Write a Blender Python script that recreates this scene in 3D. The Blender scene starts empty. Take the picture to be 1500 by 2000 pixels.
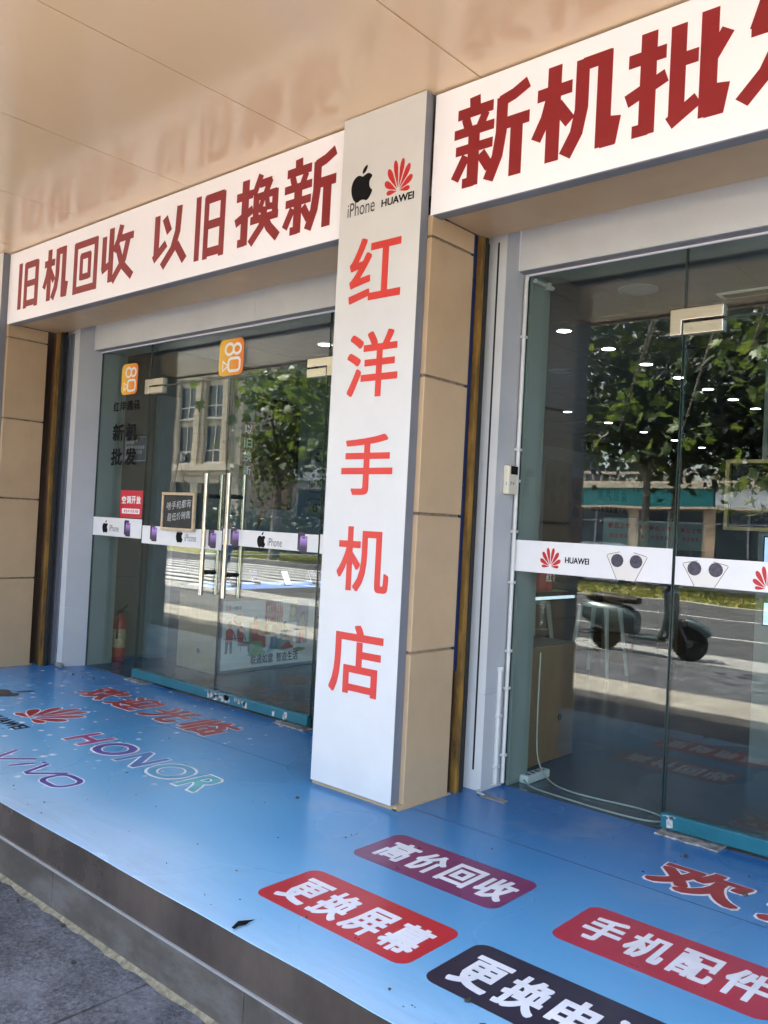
import bpy, bmesh, math, random
from mathutils import Vector
random.seed(7)
R = math.radians
S = bpy.context.scene
COL = S.collection

# ------------------------------------------------------------------ camera, sky, sun, exposure
def make_camera():
    yaw, pit, rol = R(41.546), R(0.864), R(2.947)
    f = Vector((-math.sin(yaw)*math.cos(pit), math.cos(yaw)*math.cos(pit), math.sin(pit)))
    r = Vector((math.cos(yaw), math.sin(yaw), 0)); u = r.cross(f)
    r2 = r*math.cos(rol)+u*math.sin(rol); u2 = -r*math.sin(rol)+u*math.cos(rol)
    cam = bpy.data.cameras.new('camera'); o = bpy.data.objects.new('camera', cam); COL.objects.link(o)
    from mathutils import Matrix
    m = Matrix((r2, u2, -f)).transposed().to_4x4(); m.translation = (0, 0, 1.30)
    o.matrix_world = m
    cam.sensor_fit = 'VERTICAL'; cam.sensor_height = 24; cam.lens = 1664.5*24/2000
    cam.clip_start = 0.05; cam.clip_end = 2000
    S.camera = o
make_camera()
SUN_TO = Vector((-0.55, 0.165, 1.0)).normalized()
W = bpy.data.worlds.new('World'); S.world = W; W.use_nodes = True
nt = W.node_tree; sky = nt.nodes.new('ShaderNodeTexSky'); sky.sky_type = 'NISHITA'; sky.sun_disc = False
sky.sun_elevation = math.asin(SUN_TO.z); sky.sun_rotation = math.atan2(SUN_TO.x, SUN_TO.y)
sky.air_density = 1.0; sky.dust_density = 4.0; sky.ozone_density = 0.3
nt.links.new(sky.outputs[0], nt.nodes['Background'].inputs[0]); nt.nodes['Background'].inputs[1].default_value = 0.15
sl = bpy.data.lights.new('sun', 'SUN'); sl.energy = 4.0; sl.angle = R(0.5); sl.color = (1.0, 0.95, 0.87)
so = bpy.data.objects.new('sun', sl); COL.objects.link(so); so.rotation_euler = SUN_TO.to_track_quat('Z', 'Y').to_euler()
S.view_settings.view_transform = 'Standard'; S.view_settings.look = 'None'; S.view_settings.gamma = 1
S.view_settings.exposure = 3.75
S.render.engine = 'CYCLES'
S.cycles.use_denoising = True
S.cycles.max_bounces = 12; S.cycles.transparent_max_bounces = 24; S.cycles.diffuse_bounces = 5; S.cycles.glossy_bounces = 5
S.cycles.sample_clamp_indirect = 8; S.cycles.caustics_reflective = False; S.cycles.caustics_refractive = False

# ------------------------------------------------------------------ materials
MATS = {}
def _n(nt, t, **k):
    n = nt.nodes.new(t)
    for a, b in k.items(): setattr(n, a, b)
    return n
def _noise(nt, scale, detail=4, rough=.6, vec=None):
    n = _n(nt, 'ShaderNodeTexNoise'); n.inputs['Scale'].default_value = scale; n.inputs['Detail'].default_value = detail
    n.inputs['Roughness'].default_value = rough
    if vec is not None: nt.links.new(vec, n.inputs['Vector'])
    return n
def _pos(nt, sc=(1, 1, 1)):
    g = _n(nt, 'ShaderNodeNewGeometry')
    if sc == (1, 1, 1): return g.outputs['Position']
    m = _n(nt, 'ShaderNodeVectorMath', operation='MULTIPLY'); m.inputs[1].default_value = sc
    nt.links.new(g.outputs['Position'], m.inputs[0]); return m.outputs[0]
def _ramp(nt, fac, stops, soft=False):
    r = _n(nt, 'ShaderNodeValToRGB'); r.color_ramp.interpolation = 'B_SPLINE' if soft else 'LINEAR'; e = r.color_ramp.elements
    while len(e) < len(stops): e.new(.5)
    for i, (p, c) in enumerate(stops): e[i].position = p; e[i].color = (*c, 1)
    nt.links.new(fac, r.inputs[0]); return r.outputs[0]
def _mix(nt, fac, a, b, mode='MIX'):
    m = _n(nt, 'ShaderNodeMix', data_type='RGBA', blend_type=mode)
    for i, v in ((0, fac), (6, a), (7, b)):
        if isinstance(v, (int, float)): m.inputs[i].default_value = v
        elif isinstance(v, tuple): m.inputs[i].default_value = (*v, 1)
        else: nt.links.new(v, m.inputs[i])
    return m.outputs[2]
def _math(nt, op, a, b=None, c=None, clamp=False):
    m = _n(nt, 'ShaderNodeMath', operation=op, use_clamp=clamp)
    for i, v in enumerate((a, b, c)):
        if v is None: continue
        if isinstance(v, (int, float)): m.inputs[i].default_value = v
        else: nt.links.new(v, m.inputs[i])
    return m.outputs[0]
def mat(name, col, rough=.5, metal=0., spec=.5, var=.08, vscale=6, dirt=0., dcol=(.12, .1, .08), dscale=3, bump=0., bscale=80, rvar=.1, emit=0, stretch=(1, 1, 1), coat=0., flakes=0., island=0.):
    if name in MATS: return MATS[name]
    m = bpy.data.materials.new(name); m.use_nodes = True; nt = m.node_tree; P = nt.nodes['Principled BSDF']
    pos = _pos(nt, stretch)
    n1 = _noise(nt, vscale, 5, .65, pos)
    lo = tuple(max(0, c*(1-var*1.6)) for c in col); hi = tuple(min(1, c*(1+var*1.2)) for c in col)
    c = _ramp(nt, n1.outputs[0], [(.3, lo), (.7, hi)])
    if dirt:
        n2 = _noise(nt, dscale, 8, .7, pos)
        f = _math(nt, 'MULTIPLY', _ramp(nt, n2.outputs[0], [(.48, (0, 0, 0)), (.75, (1, 1, 1))]), dirt)
        c = _mix(nt, f, c, dcol)
    if flakes:
        n3 = _noise(nt, 220, 3, .6, pos)
        f = _math(nt, 'MULTIPLY', _ramp(nt, n3.outputs[0], [(.68, (0, 0, 0)), (.72, (1, 1, 1))]), flakes)
        c = _mix(nt, f, c, tuple(x*.25 for x in col))
    if island:
        g = _n(nt, 'ShaderNodeNewGeometry'); lo_ = 1-island; c = _mix(nt, 1., c, _ramp(nt, g.outputs['Random Per Island'], [(0, (lo_, lo_, lo_)), (1, (1+island*.6, 1+island*.5, 1+island*.4))]), 'MULTIPLY')
    nt.links.new(c, P.inputs['Base Color'])
    n4 = _noise(nt, vscale*2.3, 4, .6, pos)
    rr = _n(nt, 'ShaderNodeMapRange'); nt.links.new(n4.outputs[0], rr.inputs[0])
    rr.inputs[1].default_value = .3; rr.inputs[2].default_value = .7
    rr.inputs[3].default_value = max(.02, rough*(1-rvar)); rr.inputs[4].default_value = min(1, rough*(1+rvar*1.5))
    nt.links.new(rr.outputs[0], P.inputs['Roughness'])
    P.inputs['Metallic'].default_value = metal; P.inputs['Specular IOR Level'].default_value = spec
    P.inputs['Coat Weight'].default_value = coat; P.inputs['Coat Roughness'].default_value = .12
    if bump:
        n5 = _noise(nt, bscale, 4, .6, pos); b = _n(nt, 'ShaderNodeBump'); b.inputs['Strength'].default_value = bump; b.inputs['Distance'].default_value = .01
        nt.links.new(n5.outputs[0], b.inputs['Height']); nt.links.new(b.outputs[0], P.inputs['Normal'])
    if emit:
        P.inputs['Emission Color'].default_value = (*col, 1); P.inputs['Emission Strength'].default_value = emit
    MATS[name] = m; return m
def glass_mat(name, tint, gain=1.0):
    m = bpy.data.materials.new(name); m.use_nodes = True; nt = m.node_tree; nt.nodes.clear()
    out = _n(nt, 'ShaderNodeOutputMaterial'); g = _n(nt, 'ShaderNodeNewGeometry')
    d = _n(nt, 'ShaderNodeVectorMath', operation='DOT_PRODUCT'); nt.links.new(g.outputs['Incoming'], d.inputs[0]); nt.links.new(g.outputs['Normal'], d.inputs[1])
    x = _math(nt, 'POWER', _math(nt, 'SUBTRACT', 1.0, _math(nt, 'ABSOLUTE', d.outputs['Value'])), 5.0)
    f = _math(nt, 'MULTIPLY_ADD', x, .95*gain, .045*gain, clamp=True)
    t = _n(nt, 'ShaderNodeBsdfTransparent'); t.inputs[0].default_value = (*tint, 1)
    gl = _n(nt, 'ShaderNodeBsdfGlossy'); gl.inputs['Roughness'].default_value = 0.0; gl.inputs[0].default_value = (.97, 1, .98, 1)
    # very slight waviness of float glass
    n = _noise(nt, 1.3, 2, .5, _pos(nt)); b = _n(nt, 'ShaderNodeBump'); b.inputs['Strength'].default_value = .03; b.inputs['Distance'].default_value = .025
    nt.links.new(n.outputs[0], b.inputs['Height']); nt.links.new(b.outputs[0], gl.inputs['Normal'])
    mx = _n(nt, 'ShaderNodeMixShader'); nt.links.new(f, mx.inputs[0]); nt.links.new(t.outputs[0], mx.inputs[1]); nt.links.new(gl.outputs[0], mx.inputs[2])
    nt.links.new(mx.outputs[0], out.inputs[0]); MATS[name] = m; return m
def leaf_mat(name, a, b, trans=.35):
    m = bpy.data.materials.new(name); m.use_nodes = True; nt = m.node_tree; nt.nodes.clear()
    out = _n(nt, 'ShaderNodeOutputMaterial'); g = _n(nt, 'ShaderNodeNewGeometry')
    c = _ramp(nt, g.outputs['Random Per Island'], [(0, a), (.8, b), (1, (b[0]*1.6, b[1]*1.25, b[2]))])
    P = _n(nt, 'ShaderNodeBsdfPrincipled'); P.inputs['Roughness'].default_value = .45; nt.links.new(c, P.inputs['Base Color'])
    t = _n(nt, 'ShaderNodeBsdfTranslucent'); nt.links.new(_mix(nt, .5, c, (.18, .25, .02)), t.inputs[0])
    mx = _n(nt, 'ShaderNodeMixShader'); mx.inputs[0].default_value = trans
    nt.links.new(P.outputs[0], mx.inputs[1]); nt.links.new(t.outputs[0], mx.inputs[2]); nt.links.new(mx.outputs[0], out.inputs[0]); MATS[name] = m; return m
def brick_mat(name, a, b, mortar, bw, bh, rough=.7, msize=.01, off=.5, axes='xy', spec=.12, var=.5, bump=.0, dirt=0.):
    m = bpy.data.materials.new(name); m.use_nodes = True; nt = m.node_tree; P = nt.nodes['Principled BSDF']
    pos = _pos(nt); v = pos
    if axes == 'xz':
        s = _n(nt, 'ShaderNodeSeparateXYZ'); nt.links.new(pos, s.inputs[0]); cb = _n(nt, 'ShaderNodeCombineXYZ')
        nt.links.new(s.outputs[0], cb.inputs[0]); nt.links.new(s.outputs[2], cb.inputs[1]); v = cb.outputs[0]
    t = _n(nt, 'ShaderNodeTexBrick'); nt.links.new(v, t.inputs[0]); t.offset = off
    t.inputs['Color1'].default_value = (*a, 1); t.inputs['Color2'].default_value = (*b, 1); t.inputs['Mortar'].default_value = (*mortar, 1)
    t.inputs['Scale'].default_value = 1; t.inputs['Brick Width'].default_value = bw; t.inputs['Row Height'].default_value = bh; t.inputs['Mortar Size'].default_value = msize
    n = _noise(nt, 2.2, 8, .7, pos); n2 = _noise(nt, 14, 6, .7, pos)
    c = _mix(nt, var, t.outputs[0], _ramp(nt, n.outputs[0], [(.3, (.45, .45, .45)), (.7, (1.4, 1.4, 1.4))]), 'MULTIPLY')
    c = _mix(nt, var*.7, c, _ramp(nt, n2.outputs[0], [(.3, (.5, .5, .5)), (.7, (1.35, 1.35, 1.35))]), 'MULTIPLY')
    if bump:
        n3 = _noise(nt, 75, 4, .75, pos); c = _mix(nt, .8, c, _ramp(nt, n3.outputs[0], [(.35, (.45, .45, .45)), (.5, (1, 1, 1)), (.68, (1.9, 1.9, 1.9))]), 'MULTIPLY')
        n4 = _noise(nt, 4.5, 9, .75, pos); c = _mix(nt, _ramp(nt, n4.outputs[0], [(.5, (0, 0, 0)), (.72, (.75, .75, .75))]), c, tuple(min(1, x*2.1) for x in a))
    nt.links.new(c, P.inputs['Base Color']); P.inputs['Roughness'].default_value = rough; P.inputs['Specular IOR Level'].default_value = spec
    if bump:
        b_ = _n(nt, 'ShaderNodeBump'); b_.inputs['Strength'].default_value = bump; b_.inputs['Distance'].default_value = .006
        nt.links.new(n2.outputs[0], b_.inputs['Height']); nt.links.new(b_.outputs[0], P.inputs['Normal'])
    MATS[name] = m; return m

M = {}
M['ceil'] = mat('beige_ceiling_panel', (.78, .56, .345), .17, spec=.8, var=.015, vscale=.6, rvar=.05, island=.05, dirt=.05, dcol=(.45, .33, .22), dscale=9)
M['clad'] = mat('beige_cladding', (.47, .33, .196), .34, spec=.45, var=.04, vscale=2.5, dirt=.22, dcol=(.30, .22, .14), dscale=4.5, flakes=.3, coat=.1, island=.09)
M['groove'] = mat('groove_dust', (.26, .19, .13), .8, var=.3, vscale=20)
M['signwhite'] = mat('acrylic_white', (.91, .885, .925), .32, spec=.45, var=.012, vscale=2)
M['signred'] = mat('vinyl_dark_red', (.245, .010, .014), .4, var=.05)
M['panelgrey'] = mat('pillar_panel_white', (.61, .592, .572), .42, var=.025, vscale=2.5, dirt=.08, dcol=(.4, .4, .4), flakes=.05)
M['pillarred'] = mat('vinyl_bright_red', (.60, .045, .035), .4, var=.04)
M['alu'] = mat('grey_aluminium', (.175, .183, .21), .42, metal=.1, var=.06, vscale=4)
M['black'] = mat('black_vinyl', (.008, .007, .007), .75, spec=.12, var=.1)
M['red'] = mat('emblem_red', (.50, .018, .02), .4, var=.05)
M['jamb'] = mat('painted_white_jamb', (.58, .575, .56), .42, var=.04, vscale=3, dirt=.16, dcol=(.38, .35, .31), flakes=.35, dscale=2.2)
M['jambs'] = mat('darker_jamb_side', (.42, .425, .44), .42, var=.04, vscale=3, dirt=.2, dcol=(.36, .34, .32), flakes=.3, dscale=2.2)  # darker tone for the side face of each jamb casing
M['track_y'] = mat('yellow_steel', (.24, .125, .022), .6, var=.3, vscale=14, dirt=1.0, dcol=(.03, .014, .009), dscale=13, stretch=(1, 1, .3), flakes=.8, bump=.3, bscale=30)
M['track_b'] = mat('rust_brown_steel', (.085, .04, .02), .6, var=.3, vscale=10, dirt=.5, dcol=(.02, .012, .01), stretch=(1, 1, .3))
M['film_b'] = mat('blue_protective_film', (.008, .022, .085), .3, var=.15)
M['dark'] = mat('dark_gap', (.012, .011, .011), .7)
M['stain'] = mat('brushed_stainless', (.62, .57, .49), .3, metal=1, var=.06, vscale=3, stretch=(1, 1, 30))
M['tube'] = mat('polished_stainless', (.66, .62, .54), .16, metal=1, var=.05, vscale=6, stretch=(8, 8, 1))
M['teal'] = mat('teal_rail', (.009, .115, .15), .42, var=.12, vscale=8, dirt=.3, dcol=(.02, .1, .14), dscale=8, flakes=.3)
M['chip'] = mat('worn_primer', (.45, .44, .42), .7, var=.3, vscale=40)
M['pvc'] = mat('pvc_pipe', (.56, .54, .51), .35, var=.05, dirt=.3, dcol=(.45, .38, .32), dscale=9, flakes=.4)
M['cream'] = mat('cream_plastic', (.66, .6, .46), .4, var=.04, dirt=.2)
M['strip'] = mat('band_film', (.74, .71, .69), .4, var=.02)
M['gout'] = mat('warm_pale_line', (.72, .70, .74), .4, var=.03)
M['glass'] = glass_mat('shop_glass', (.85, .895, .88), 1.0)
M['gedge'] = mat('glass_edge', (.012, .03, .026), .2, spec=.6)
M['gseal'] = mat('silicone_seal', (.22, .26, .24), .35)
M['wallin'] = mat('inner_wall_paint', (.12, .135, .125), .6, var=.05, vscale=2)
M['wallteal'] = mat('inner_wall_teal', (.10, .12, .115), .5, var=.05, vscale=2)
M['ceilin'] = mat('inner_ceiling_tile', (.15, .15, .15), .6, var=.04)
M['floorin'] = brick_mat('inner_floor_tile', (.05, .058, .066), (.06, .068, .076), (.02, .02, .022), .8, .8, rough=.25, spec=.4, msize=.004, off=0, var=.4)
M['wood'] = mat('light_oak_laminate', (.36, .26, .15), .4, var=.14, vscale=14, stretch=(12, 12, .7), coat=.15)
M['woodb'] = mat('warm_beech_laminate', (.19, .105, .045), .4, var=.14, vscale=14, stretch=(12, 12, .7), coat=.15)
M['lamp'] = mat('lit_lamp', (1, .98, .94), .5, var=0, emit=3)
M['lampoff'] = mat('lamp_ring', (.45, .45, .45), .35)
M['case'] = glass_mat('case_glass', (.95, .97, .98), 1.0)
M['lightbar'] = mat('lit_strip', (.75, .88, 1), .5, var=0, emit=.10)
M['steelw'] = mat('cream_painted_steel', (.62, .62, .55), .3, var=.04)
M['offw'] = mat('white_plastic', (.72, .72, .70), .4, var=.03)
M['cable'] = mat('white_cable', (.40, .43, .40), .45)

# ------------------------------------------------------------------ mesh helpers
BASE = {}
class MB:
    def __init__(s): s.v = []; s.f = []; s.m = []
    def quad(s, *p, mi=0):
        i = len(s.v); s.v += [tuple(q) for q in p]; s.f.append(tuple(range(i, i+len(p)))); s.m.append(mi); return s
    def box(s, x0, x1, y0, y1, z0, z1, mi=0):
        i = len(s.v)
        s.v += [(x, y, z) for z in (z0, z1) for y in (y0, y1) for x in (x0, x1)]
        for q in ((0, 2, 3, 1), (4, 5, 7, 6), (0, 1, 5, 4), (2, 6, 7, 3), (0, 4, 6, 2), (1, 3, 7, 5)):
            s.f.append(tuple(i+k for k in q)); s.m.append(mi)
        return s
    def prism(s, pts, fr, d0, d1, mi=0):
        """2-D outline in frame fr extruded between depths d0 and d1"""
        n = len(pts); i = len(s.v)
        for d in (d0, d1): s.v += [tuple(fr(u, v, d)) for u, v in pts]
        s.f.append(tuple(range(i, i+n))); s.f.append(tuple(range(i+2*n-1, i+n-1, -1))); s.m += [mi, mi]
        for k in range(n):
            j = (k+1) % n; s.f.append((i+k, i+n+k, i+n+j, i+j)); s.m.append(mi)
        return s
    def tube(s, pts, r, n=10, mi=0, cap=True):
        pts = [Vector(p) for p in pts]; rs = r if isinstance(r, (list, tuple)) else [r]*len(pts); rings = []
        ref = Vector((0, 0, 1))
        for k, p in enumerate(pts):
            t = (pts[min(k+1, len(pts)-1)]-pts[max(k-1, 0)]).normalized()
            a = ref if abs(t.dot(ref)) < .95 else Vector((0, 1, 0))
            u = t.cross(a).normalized(); w = t.cross(u)
            i = len(s.v); s.v += [tuple(p+(u*math.cos(2*math.pi*q/n)+w*math.sin(2*math.pi*q/n))*rs[k]) for q in range(n)]; rings.append(i)
        for a, b in zip(rings, rings[1:]):
            for q in range(n):
                j = (q+1) % n; s.f.append((a+q, a+j, b+j, b+q)); s.m.append(mi)
        if cap:
            s.f.append(tuple(rings[0]+q for q in range(n))); s.f.append(tuple(rings[-1]+q for q in range(n-1, -1, -1))); s.m += [mi, mi]
        return s
    def lathe(s, c, prof, n=24, axis='z', mi=0):
        i = len(s.v); c = Vector(c)
        for r, h in prof:
            for q in range(n):
                a = 2*math.pi*q/n; x, y = r*math.cos(a), r*math.sin(a)
                p = {'z': (x, y, h), 'y': (x, h, y), 'x': (h, x, y)}[axis]; s.v.append(tuple(c+Vector(p)))
        for k in range(len(prof)-1):
            for q in range(n):
                j = (q+1) % n; s.f.append((i+k*n+q, i+k*n+j, i+(k+1)*n+j, i+(k+1)*n+q)); s.m.append(mi)
        s.f.append(tuple(i+q for q in range(n))); e = i+(len(prof)-1)*n; s.f.append(tuple(e+q for q in range(n-1, -1, -1))); s.m += [mi, mi]
        return s
    def build(s, name, mats, parent=None, bevel=0., smooth=False, base=None, noshade=False):
        me = bpy.data.meshes.new(name)
        b = Vector(base) if base is not None else (BASE[parent.name] if parent is not None else Vector((0, 0, 0)))
        me.from_pydata([tuple(Vector(v)-b) for v in s.v], [], s.f)
        for m in (mats if isinstance(mats, list) else [mats]): me.materials.append(m)
        for p, mi in zip(me.polygons, s.m): p.material_index = mi; p.use_smooth = smooth
        bm = bmesh.new(); bm.from_mesh(me); bmesh.ops.recalc_face_normals(bm, faces=bm.faces); bm.to_mesh(me); bm.free()
        if smooth: me.set_sharp_from_angle(angle=R(40))
        o = bpy.data.objects.new(name, me); COL.objects.link(o)
        if parent is not None: o.parent = parent
        else: o.location = b
        BASE[o.name] = b
        if bevel:
            md = o.modifiers.new('bevel', 'BEVEL'); md.width = bevel; md.segments = 2; md.limit_method = 'ANGLE'; md.angle_limit = R(50)
        return o
def tag(o, label=None, cat=None, group=None, kind='thing'):
    if label: o['label'] = label
    if cat: o['category'] = cat
    if group: o['group'] = group
    if kind: o['kind'] = kind
    return o
def thing(name, loc, label, cat, group=None):
    o = bpy.data.objects.new(name, None); o.empty_display_size = .1; o.location = loc; COL.objects.link(o); BASE[o.name] = Vector(loc)
    return tag(o, label, cat, group)
def struct(o): o['kind'] = 'structure'; return o
def dup(root, delta, label, group=None):
    r = root.copy(); COL.objects.link(r); r.location = Vector(root.location)+Vector(delta); r['label'] = label
    if group: r['group'] = group
    for ch in root.children:
        c = ch.copy(); COL.objects.link(c); c.parent = r
        for g in ch.children:
            d = g.copy(); COL.objects.link(d); d.parent = c
    return r
# frames: (u, v, depth towards the viewer) -> world
def face_y(y): return lambda u, v, d: (u, y-d, v)
def face_z(z): return lambda u, v, d: (u, v, z+d)
def face_x(x): return lambda u, v, d: (x+d, u, v)

# lettering: glyph outlines of the built-in font, made bold by laying shifted copies over one another
GL = {}
def glyph(ch):
    if ch not in GL:
        c = bpy.data.curves.new('t', 'FONT'); c.body = ch; c.resolution_u = 4
        o = bpy.data.objects.new('t', c); COL.objects.link(o)
        me = bpy.data.meshes.new_from_object(o.evaluated_get(bpy.context.evaluated_depsgraph_get()))
        GL[ch] = ([(v.co.x, v.co.y) for v in me.vertices], [tuple(p.vertices) for p in me.polygons])
        bpy.data.objects.remove(o); bpy.data.curves.remove(c); bpy.data.meshes.remove(me)
    return GL[ch]
def letter(mb, ch, box, fr, d=.001, bold=(0, 0), fit='bbox', skew=0., mi=0):
    """box = u0, u1, v0, v1; fit 'bbox' stretches the inked glyph to the box, 'em' the em square"""
    V, F = glyph(ch); bx, by = bold
    if not V: return
    if fit == 'bbox':
        xs = [p[0] for p in V]; ys = [p[1] for p in V]; a0, a1, b0, b1 = min(xs)-bx, max(xs)+bx, min(ys)-by, max(ys)+by
    else: a0, a1, b0, b1 = 0.02, .98, -.1, .88
    u0, u1, v0, v1 = box
    if bx or by:
        m = 5 if max(bx, by) > .025 else 3
        e = [2*i/m-1 for i in range(m)]
        sq = [(t, -1) for t in e]+[(1, t) for t in e]+[(-t, 1) for t in e]+[(-1, -t) for t in e]
        offs = [(x*bx, y*by) for x, y in sq]+[(x*bx*.5, y*by*.5) for x, y in sq[::m]]
    else: offs = [(0, 0)]
    for n, (ox, oy) in enumerate(offs):
        i = len(mb.v)
        for x, y in V:
            s = (x+ox-a0)/(a1-a0); t = (y+oy-b0)/(b1-b0)
            mb.v.append(tuple(fr(u0+s*(u1-u0)+skew*t*(v1-v0), v0+t*(v1-v0), d+n*.00004)))
        for f in F: mb.f.append(tuple(i+q for q in f)); mb.m.append(mi)
def line(mb, text, u0, v0, cw, ch, pitch, fr, d=.001, bold=(.02, .02), skew=0.):
    for k, c in enumerate(text):
        if c != ' ': letter(mb, c, (u0+k*pitch, u0+k*pitch+cw, v0, v0+ch), fr, d, bold, 'em', skew)
def smooth_loop(pts, n=5):
    out = []; N = len(pts)
    for i in range(N):
        p0, p1, p2, p3 = (pts[(i+k) % N] for k in (-1, 0, 1, 2))
        for k in range(n):
            t = k/n
            out.append(tuple(.5*((2*p1[a])+(-p0[a]+p2[a])*t+(2*p0[a]-5*p1[a]+4*p2[a]-p3[a])*t*t+(-p0[a]+3*p1[a]-3*p2[a]+p3[a])*t**3) for a in (0, 1)))
    return out
def rrect(u0, u1, v0, v1, r, n=5):
    out = []
    for cx, cy, a0 in ((u1-r, v1-r, 0), (u0+r, v1-r, 90), (u0+r, v0+r, 180), (u1-r, v0+r, 270)):
        for k in range(n+1):
            a = R(a0+90*k/n); out.append((cx+r*math.cos(a), cy+r*math.sin(a)))
    return out
def circ(cx, cy, rx, ry=None, n=20):
    ry = rx if ry is None else ry
    return [(cx+rx*math.cos(2*math.pi*k/n), cy+ry*math.sin(2*math.pi*k/n)) for k in range(n)]
def ring(mb, pts, w, fr, d0, d1, mi=0, closed=True):
    """a stroked outline of width w"""
    N = len(pts); L = []
    for i in range(N):
        a = Vector(pts[i-1] if (closed or i) else pts[i]); b = Vector(pts[(i+1) % N] if (closed or i < N-1) else pts[i])
        t = (b-a).normalized(); n = Vector((-t.y, t.x)); p = Vector(pts[i]); L.append((p+n*w/2, p-n*w/2))
    for i in range(N if closed else N-1):
        (a, b), (c, e) = L[i], L[(i+1) % N]
        mb.prism([tuple(a), tuple(b), tuple(e), tuple(c)], fr, d0, d1, mi)
# the big cut-vinyl characters of the sign boards, drawn stroke by stroke: (width, points) on a 100 x 100 body
HAND = [(12, (2, 76), (41, 76)), (15, (23, 100), (23, -1)), (11, (25, 4.5), (8, 4.5)), (12, (1, 37), (42, 52))]
HEI = {
 '机': [(12, (2, 73), (45, 73)), (15, (23, 100), (23, -1)), (12, (20, 70), (14, 48), (2, 26)), (12, (27, 58), (44, 36)), (14, (57, 97), (57, 46), (52, 22), (39, 1)), (12, (57, 91), (90, 91)), (15, (83, 97), (83, 0)), (13, (80, 6.4), (97.6, 6.4)), (11, (92, 1), (97, 28))],
 '新': [(13, (27, 101), (28, 86)), (11, (4, 84), (53, 84)), (10, (15, 79), (20, 65)), (10, (43, 79), (36, 65)), (10, (0, 62), (55, 62)), (10, (3, 42), (54, 42)), (14, (28, 60), (28, -2)), (10, (30, 3), (14, 3)), (11, (18, 34), (3, 9)), (11, (38, 33), (51, 14)),
       (12, (98, 96), (80, 88), (62, 84)), (13, (65, 89), (65, 50), (61, 24), (50, -1)), (12, (65, 58), (101, 58)), (14, (85, 56), (85, -3))],
 '批': HAND+[(14, (53, 97), (53, 6)), (12, (53, 62), (73, 62)), (12, (46, 3), (74, 20)), (15, (83, 101), (83, 0)), (13, (80, 6.4), (98.4, 6.4)), (11, (92.5, 1), (97.5, 28)), (12, (100, 77), (85, 54))],
 '发': [(12, (22, 93), (14, 67)), (12, (9, 67), (97, 67)), (13, (45, 101), (37, 54), (24, 24), (3, 0)), (12, (37, 45), (83, 45)), (13, (79, 48), (66, 23), (36, 0)), (13, (40, 38), (60, 16), (99, 0)), (12, (66, 97), (83, 79))],
 '旧': [(15, (10, 99), (10, -1)), (13, (33, 90), (93, 90)), (14, (38, 95), (38, -2)), (15, (90, 95), (90, -2)), (12, (38, 50), (90, 50)), (12, (38, 8), (90, 8))],
 '回': [(12, (3, 92), (97, 92)), (14, (8, 97), (8, -1)), (14, (92, 97), (92, -1)), (12, (8, 6), (92, 6)), (11, (29, 69), (71, 69)), (12, (33, 72), (33, 24)), (12, (67, 72), (67, 24)), (11, (33, 29), (67, 29))],
 '收': [(13, (9, 89), (9, 27)), (12, (3, 24), (36, 36)), (14, (32, 101), (32, -1)), (13, (63, 101), (54, 74), (41, 55)), (12, (52, 76), (101, 76)), (13, (86, 76), (74, 36), (38, -1)), (13, (52, 62), (68, 27), (101, 0))],
 '以': [(14, (14, 93), (14, 24)), (13, (6, 16), (43, 40)), (14, (36, 86), (51, 58)), (14, (78, 99), (75, 56), (63, 27), (33, 0)), (14, (72, 34), (98, 2))],
 '换': HAND+[(11, (58, 101), (43, 72)), (11, (56, 87), (83, 87)), (11, (80, 90), (70, 70)), (12, (49, 72), (49, 34)), (10, (45, 68), (95, 68)), (12, (92, 72), (92, 34)), (9, (66, 66), (56, 44)), (9, (73, 66), (76, 49), (87, 48)), (11, (37, 34), (100, 34)), (12, (70, 50), (63, 22), (38, -1)), (13, (70, 34), (80, 18), (101, -1))]}
def brush(mb, ch, box, fr, d):
    polys = []
    for st in HEI[ch]:
        w, P = st[0]*.565, [Vector(p) for p in st[1:]]; L = []; Rr = []
        for i, p in enumerate(P):
            t0 = (p-P[i-1]).normalized() if i else (P[1]-p).normalized(); t1 = (P[i+1]-p).normalized() if i < len(P)-1 else t0
            n0 = Vector((-t0.y, t0.x)); n1 = Vector((-t1.y, t1.x)); m = (n0+n1).normalized(); k = w/max(.45, m.dot(n0))
            L.append(p+m*k); Rr.append(p-m*k)
        polys.append(L+Rr[::-1])
    xs = [q.x for p in polys for q in p]; ys = [q.y for p in polys for q in p]; a0, a1, b0, b1 = min(xs), max(xs), min(ys), max(ys); u0, u1, v0, v1 = box
    for k, p in enumerate(polys):
        n = len(p)//2; q = [(u0+(c.x-a0)/(a1-a0)*(u1-u0), v0+(c.y-b0)/(b1-b0)*(v1-v0)) for c in p]
        for i in range(n-1): mb.quad(*[fr(*q[j], d+k*.00005) for j in (i, i+1, 2*n-2-i, 2*n-1-i)])
FRUIT = smooth_loop([(.5, .745), (.41, .785), (.28, .80), (.13, .73), (.035, .59), (.01, .43), (.05, .25), (.14, .10), (.24, .015), (.33, .0), (.42, .03), (.51, .045), (.61, .03), (.69, .0), (.78, .015), (.88, .11), (.955, .25), (.86, .34), (.815, .46), (.835, .58), (.93, .68), (.85, .765), (.73, .80), (.61, .775)], 4)
FLEAF = smooth_loop([(.5, .825), (.495, .90), (.56, 1.0), (.69, 1.055), (.70, .98), (.64, .88), (.56, .83)], 4)
def fruit(mb, box, fr, d0, d1, mi=0):
    u0, u1, v0, v1 = box
    for L in (FRUIT, FLEAF): mb.prism([(u0+x*(u1-u0), v0+y/1.055*(v1-v0)) for x, y in L], fr, d0, d1, mi)
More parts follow.
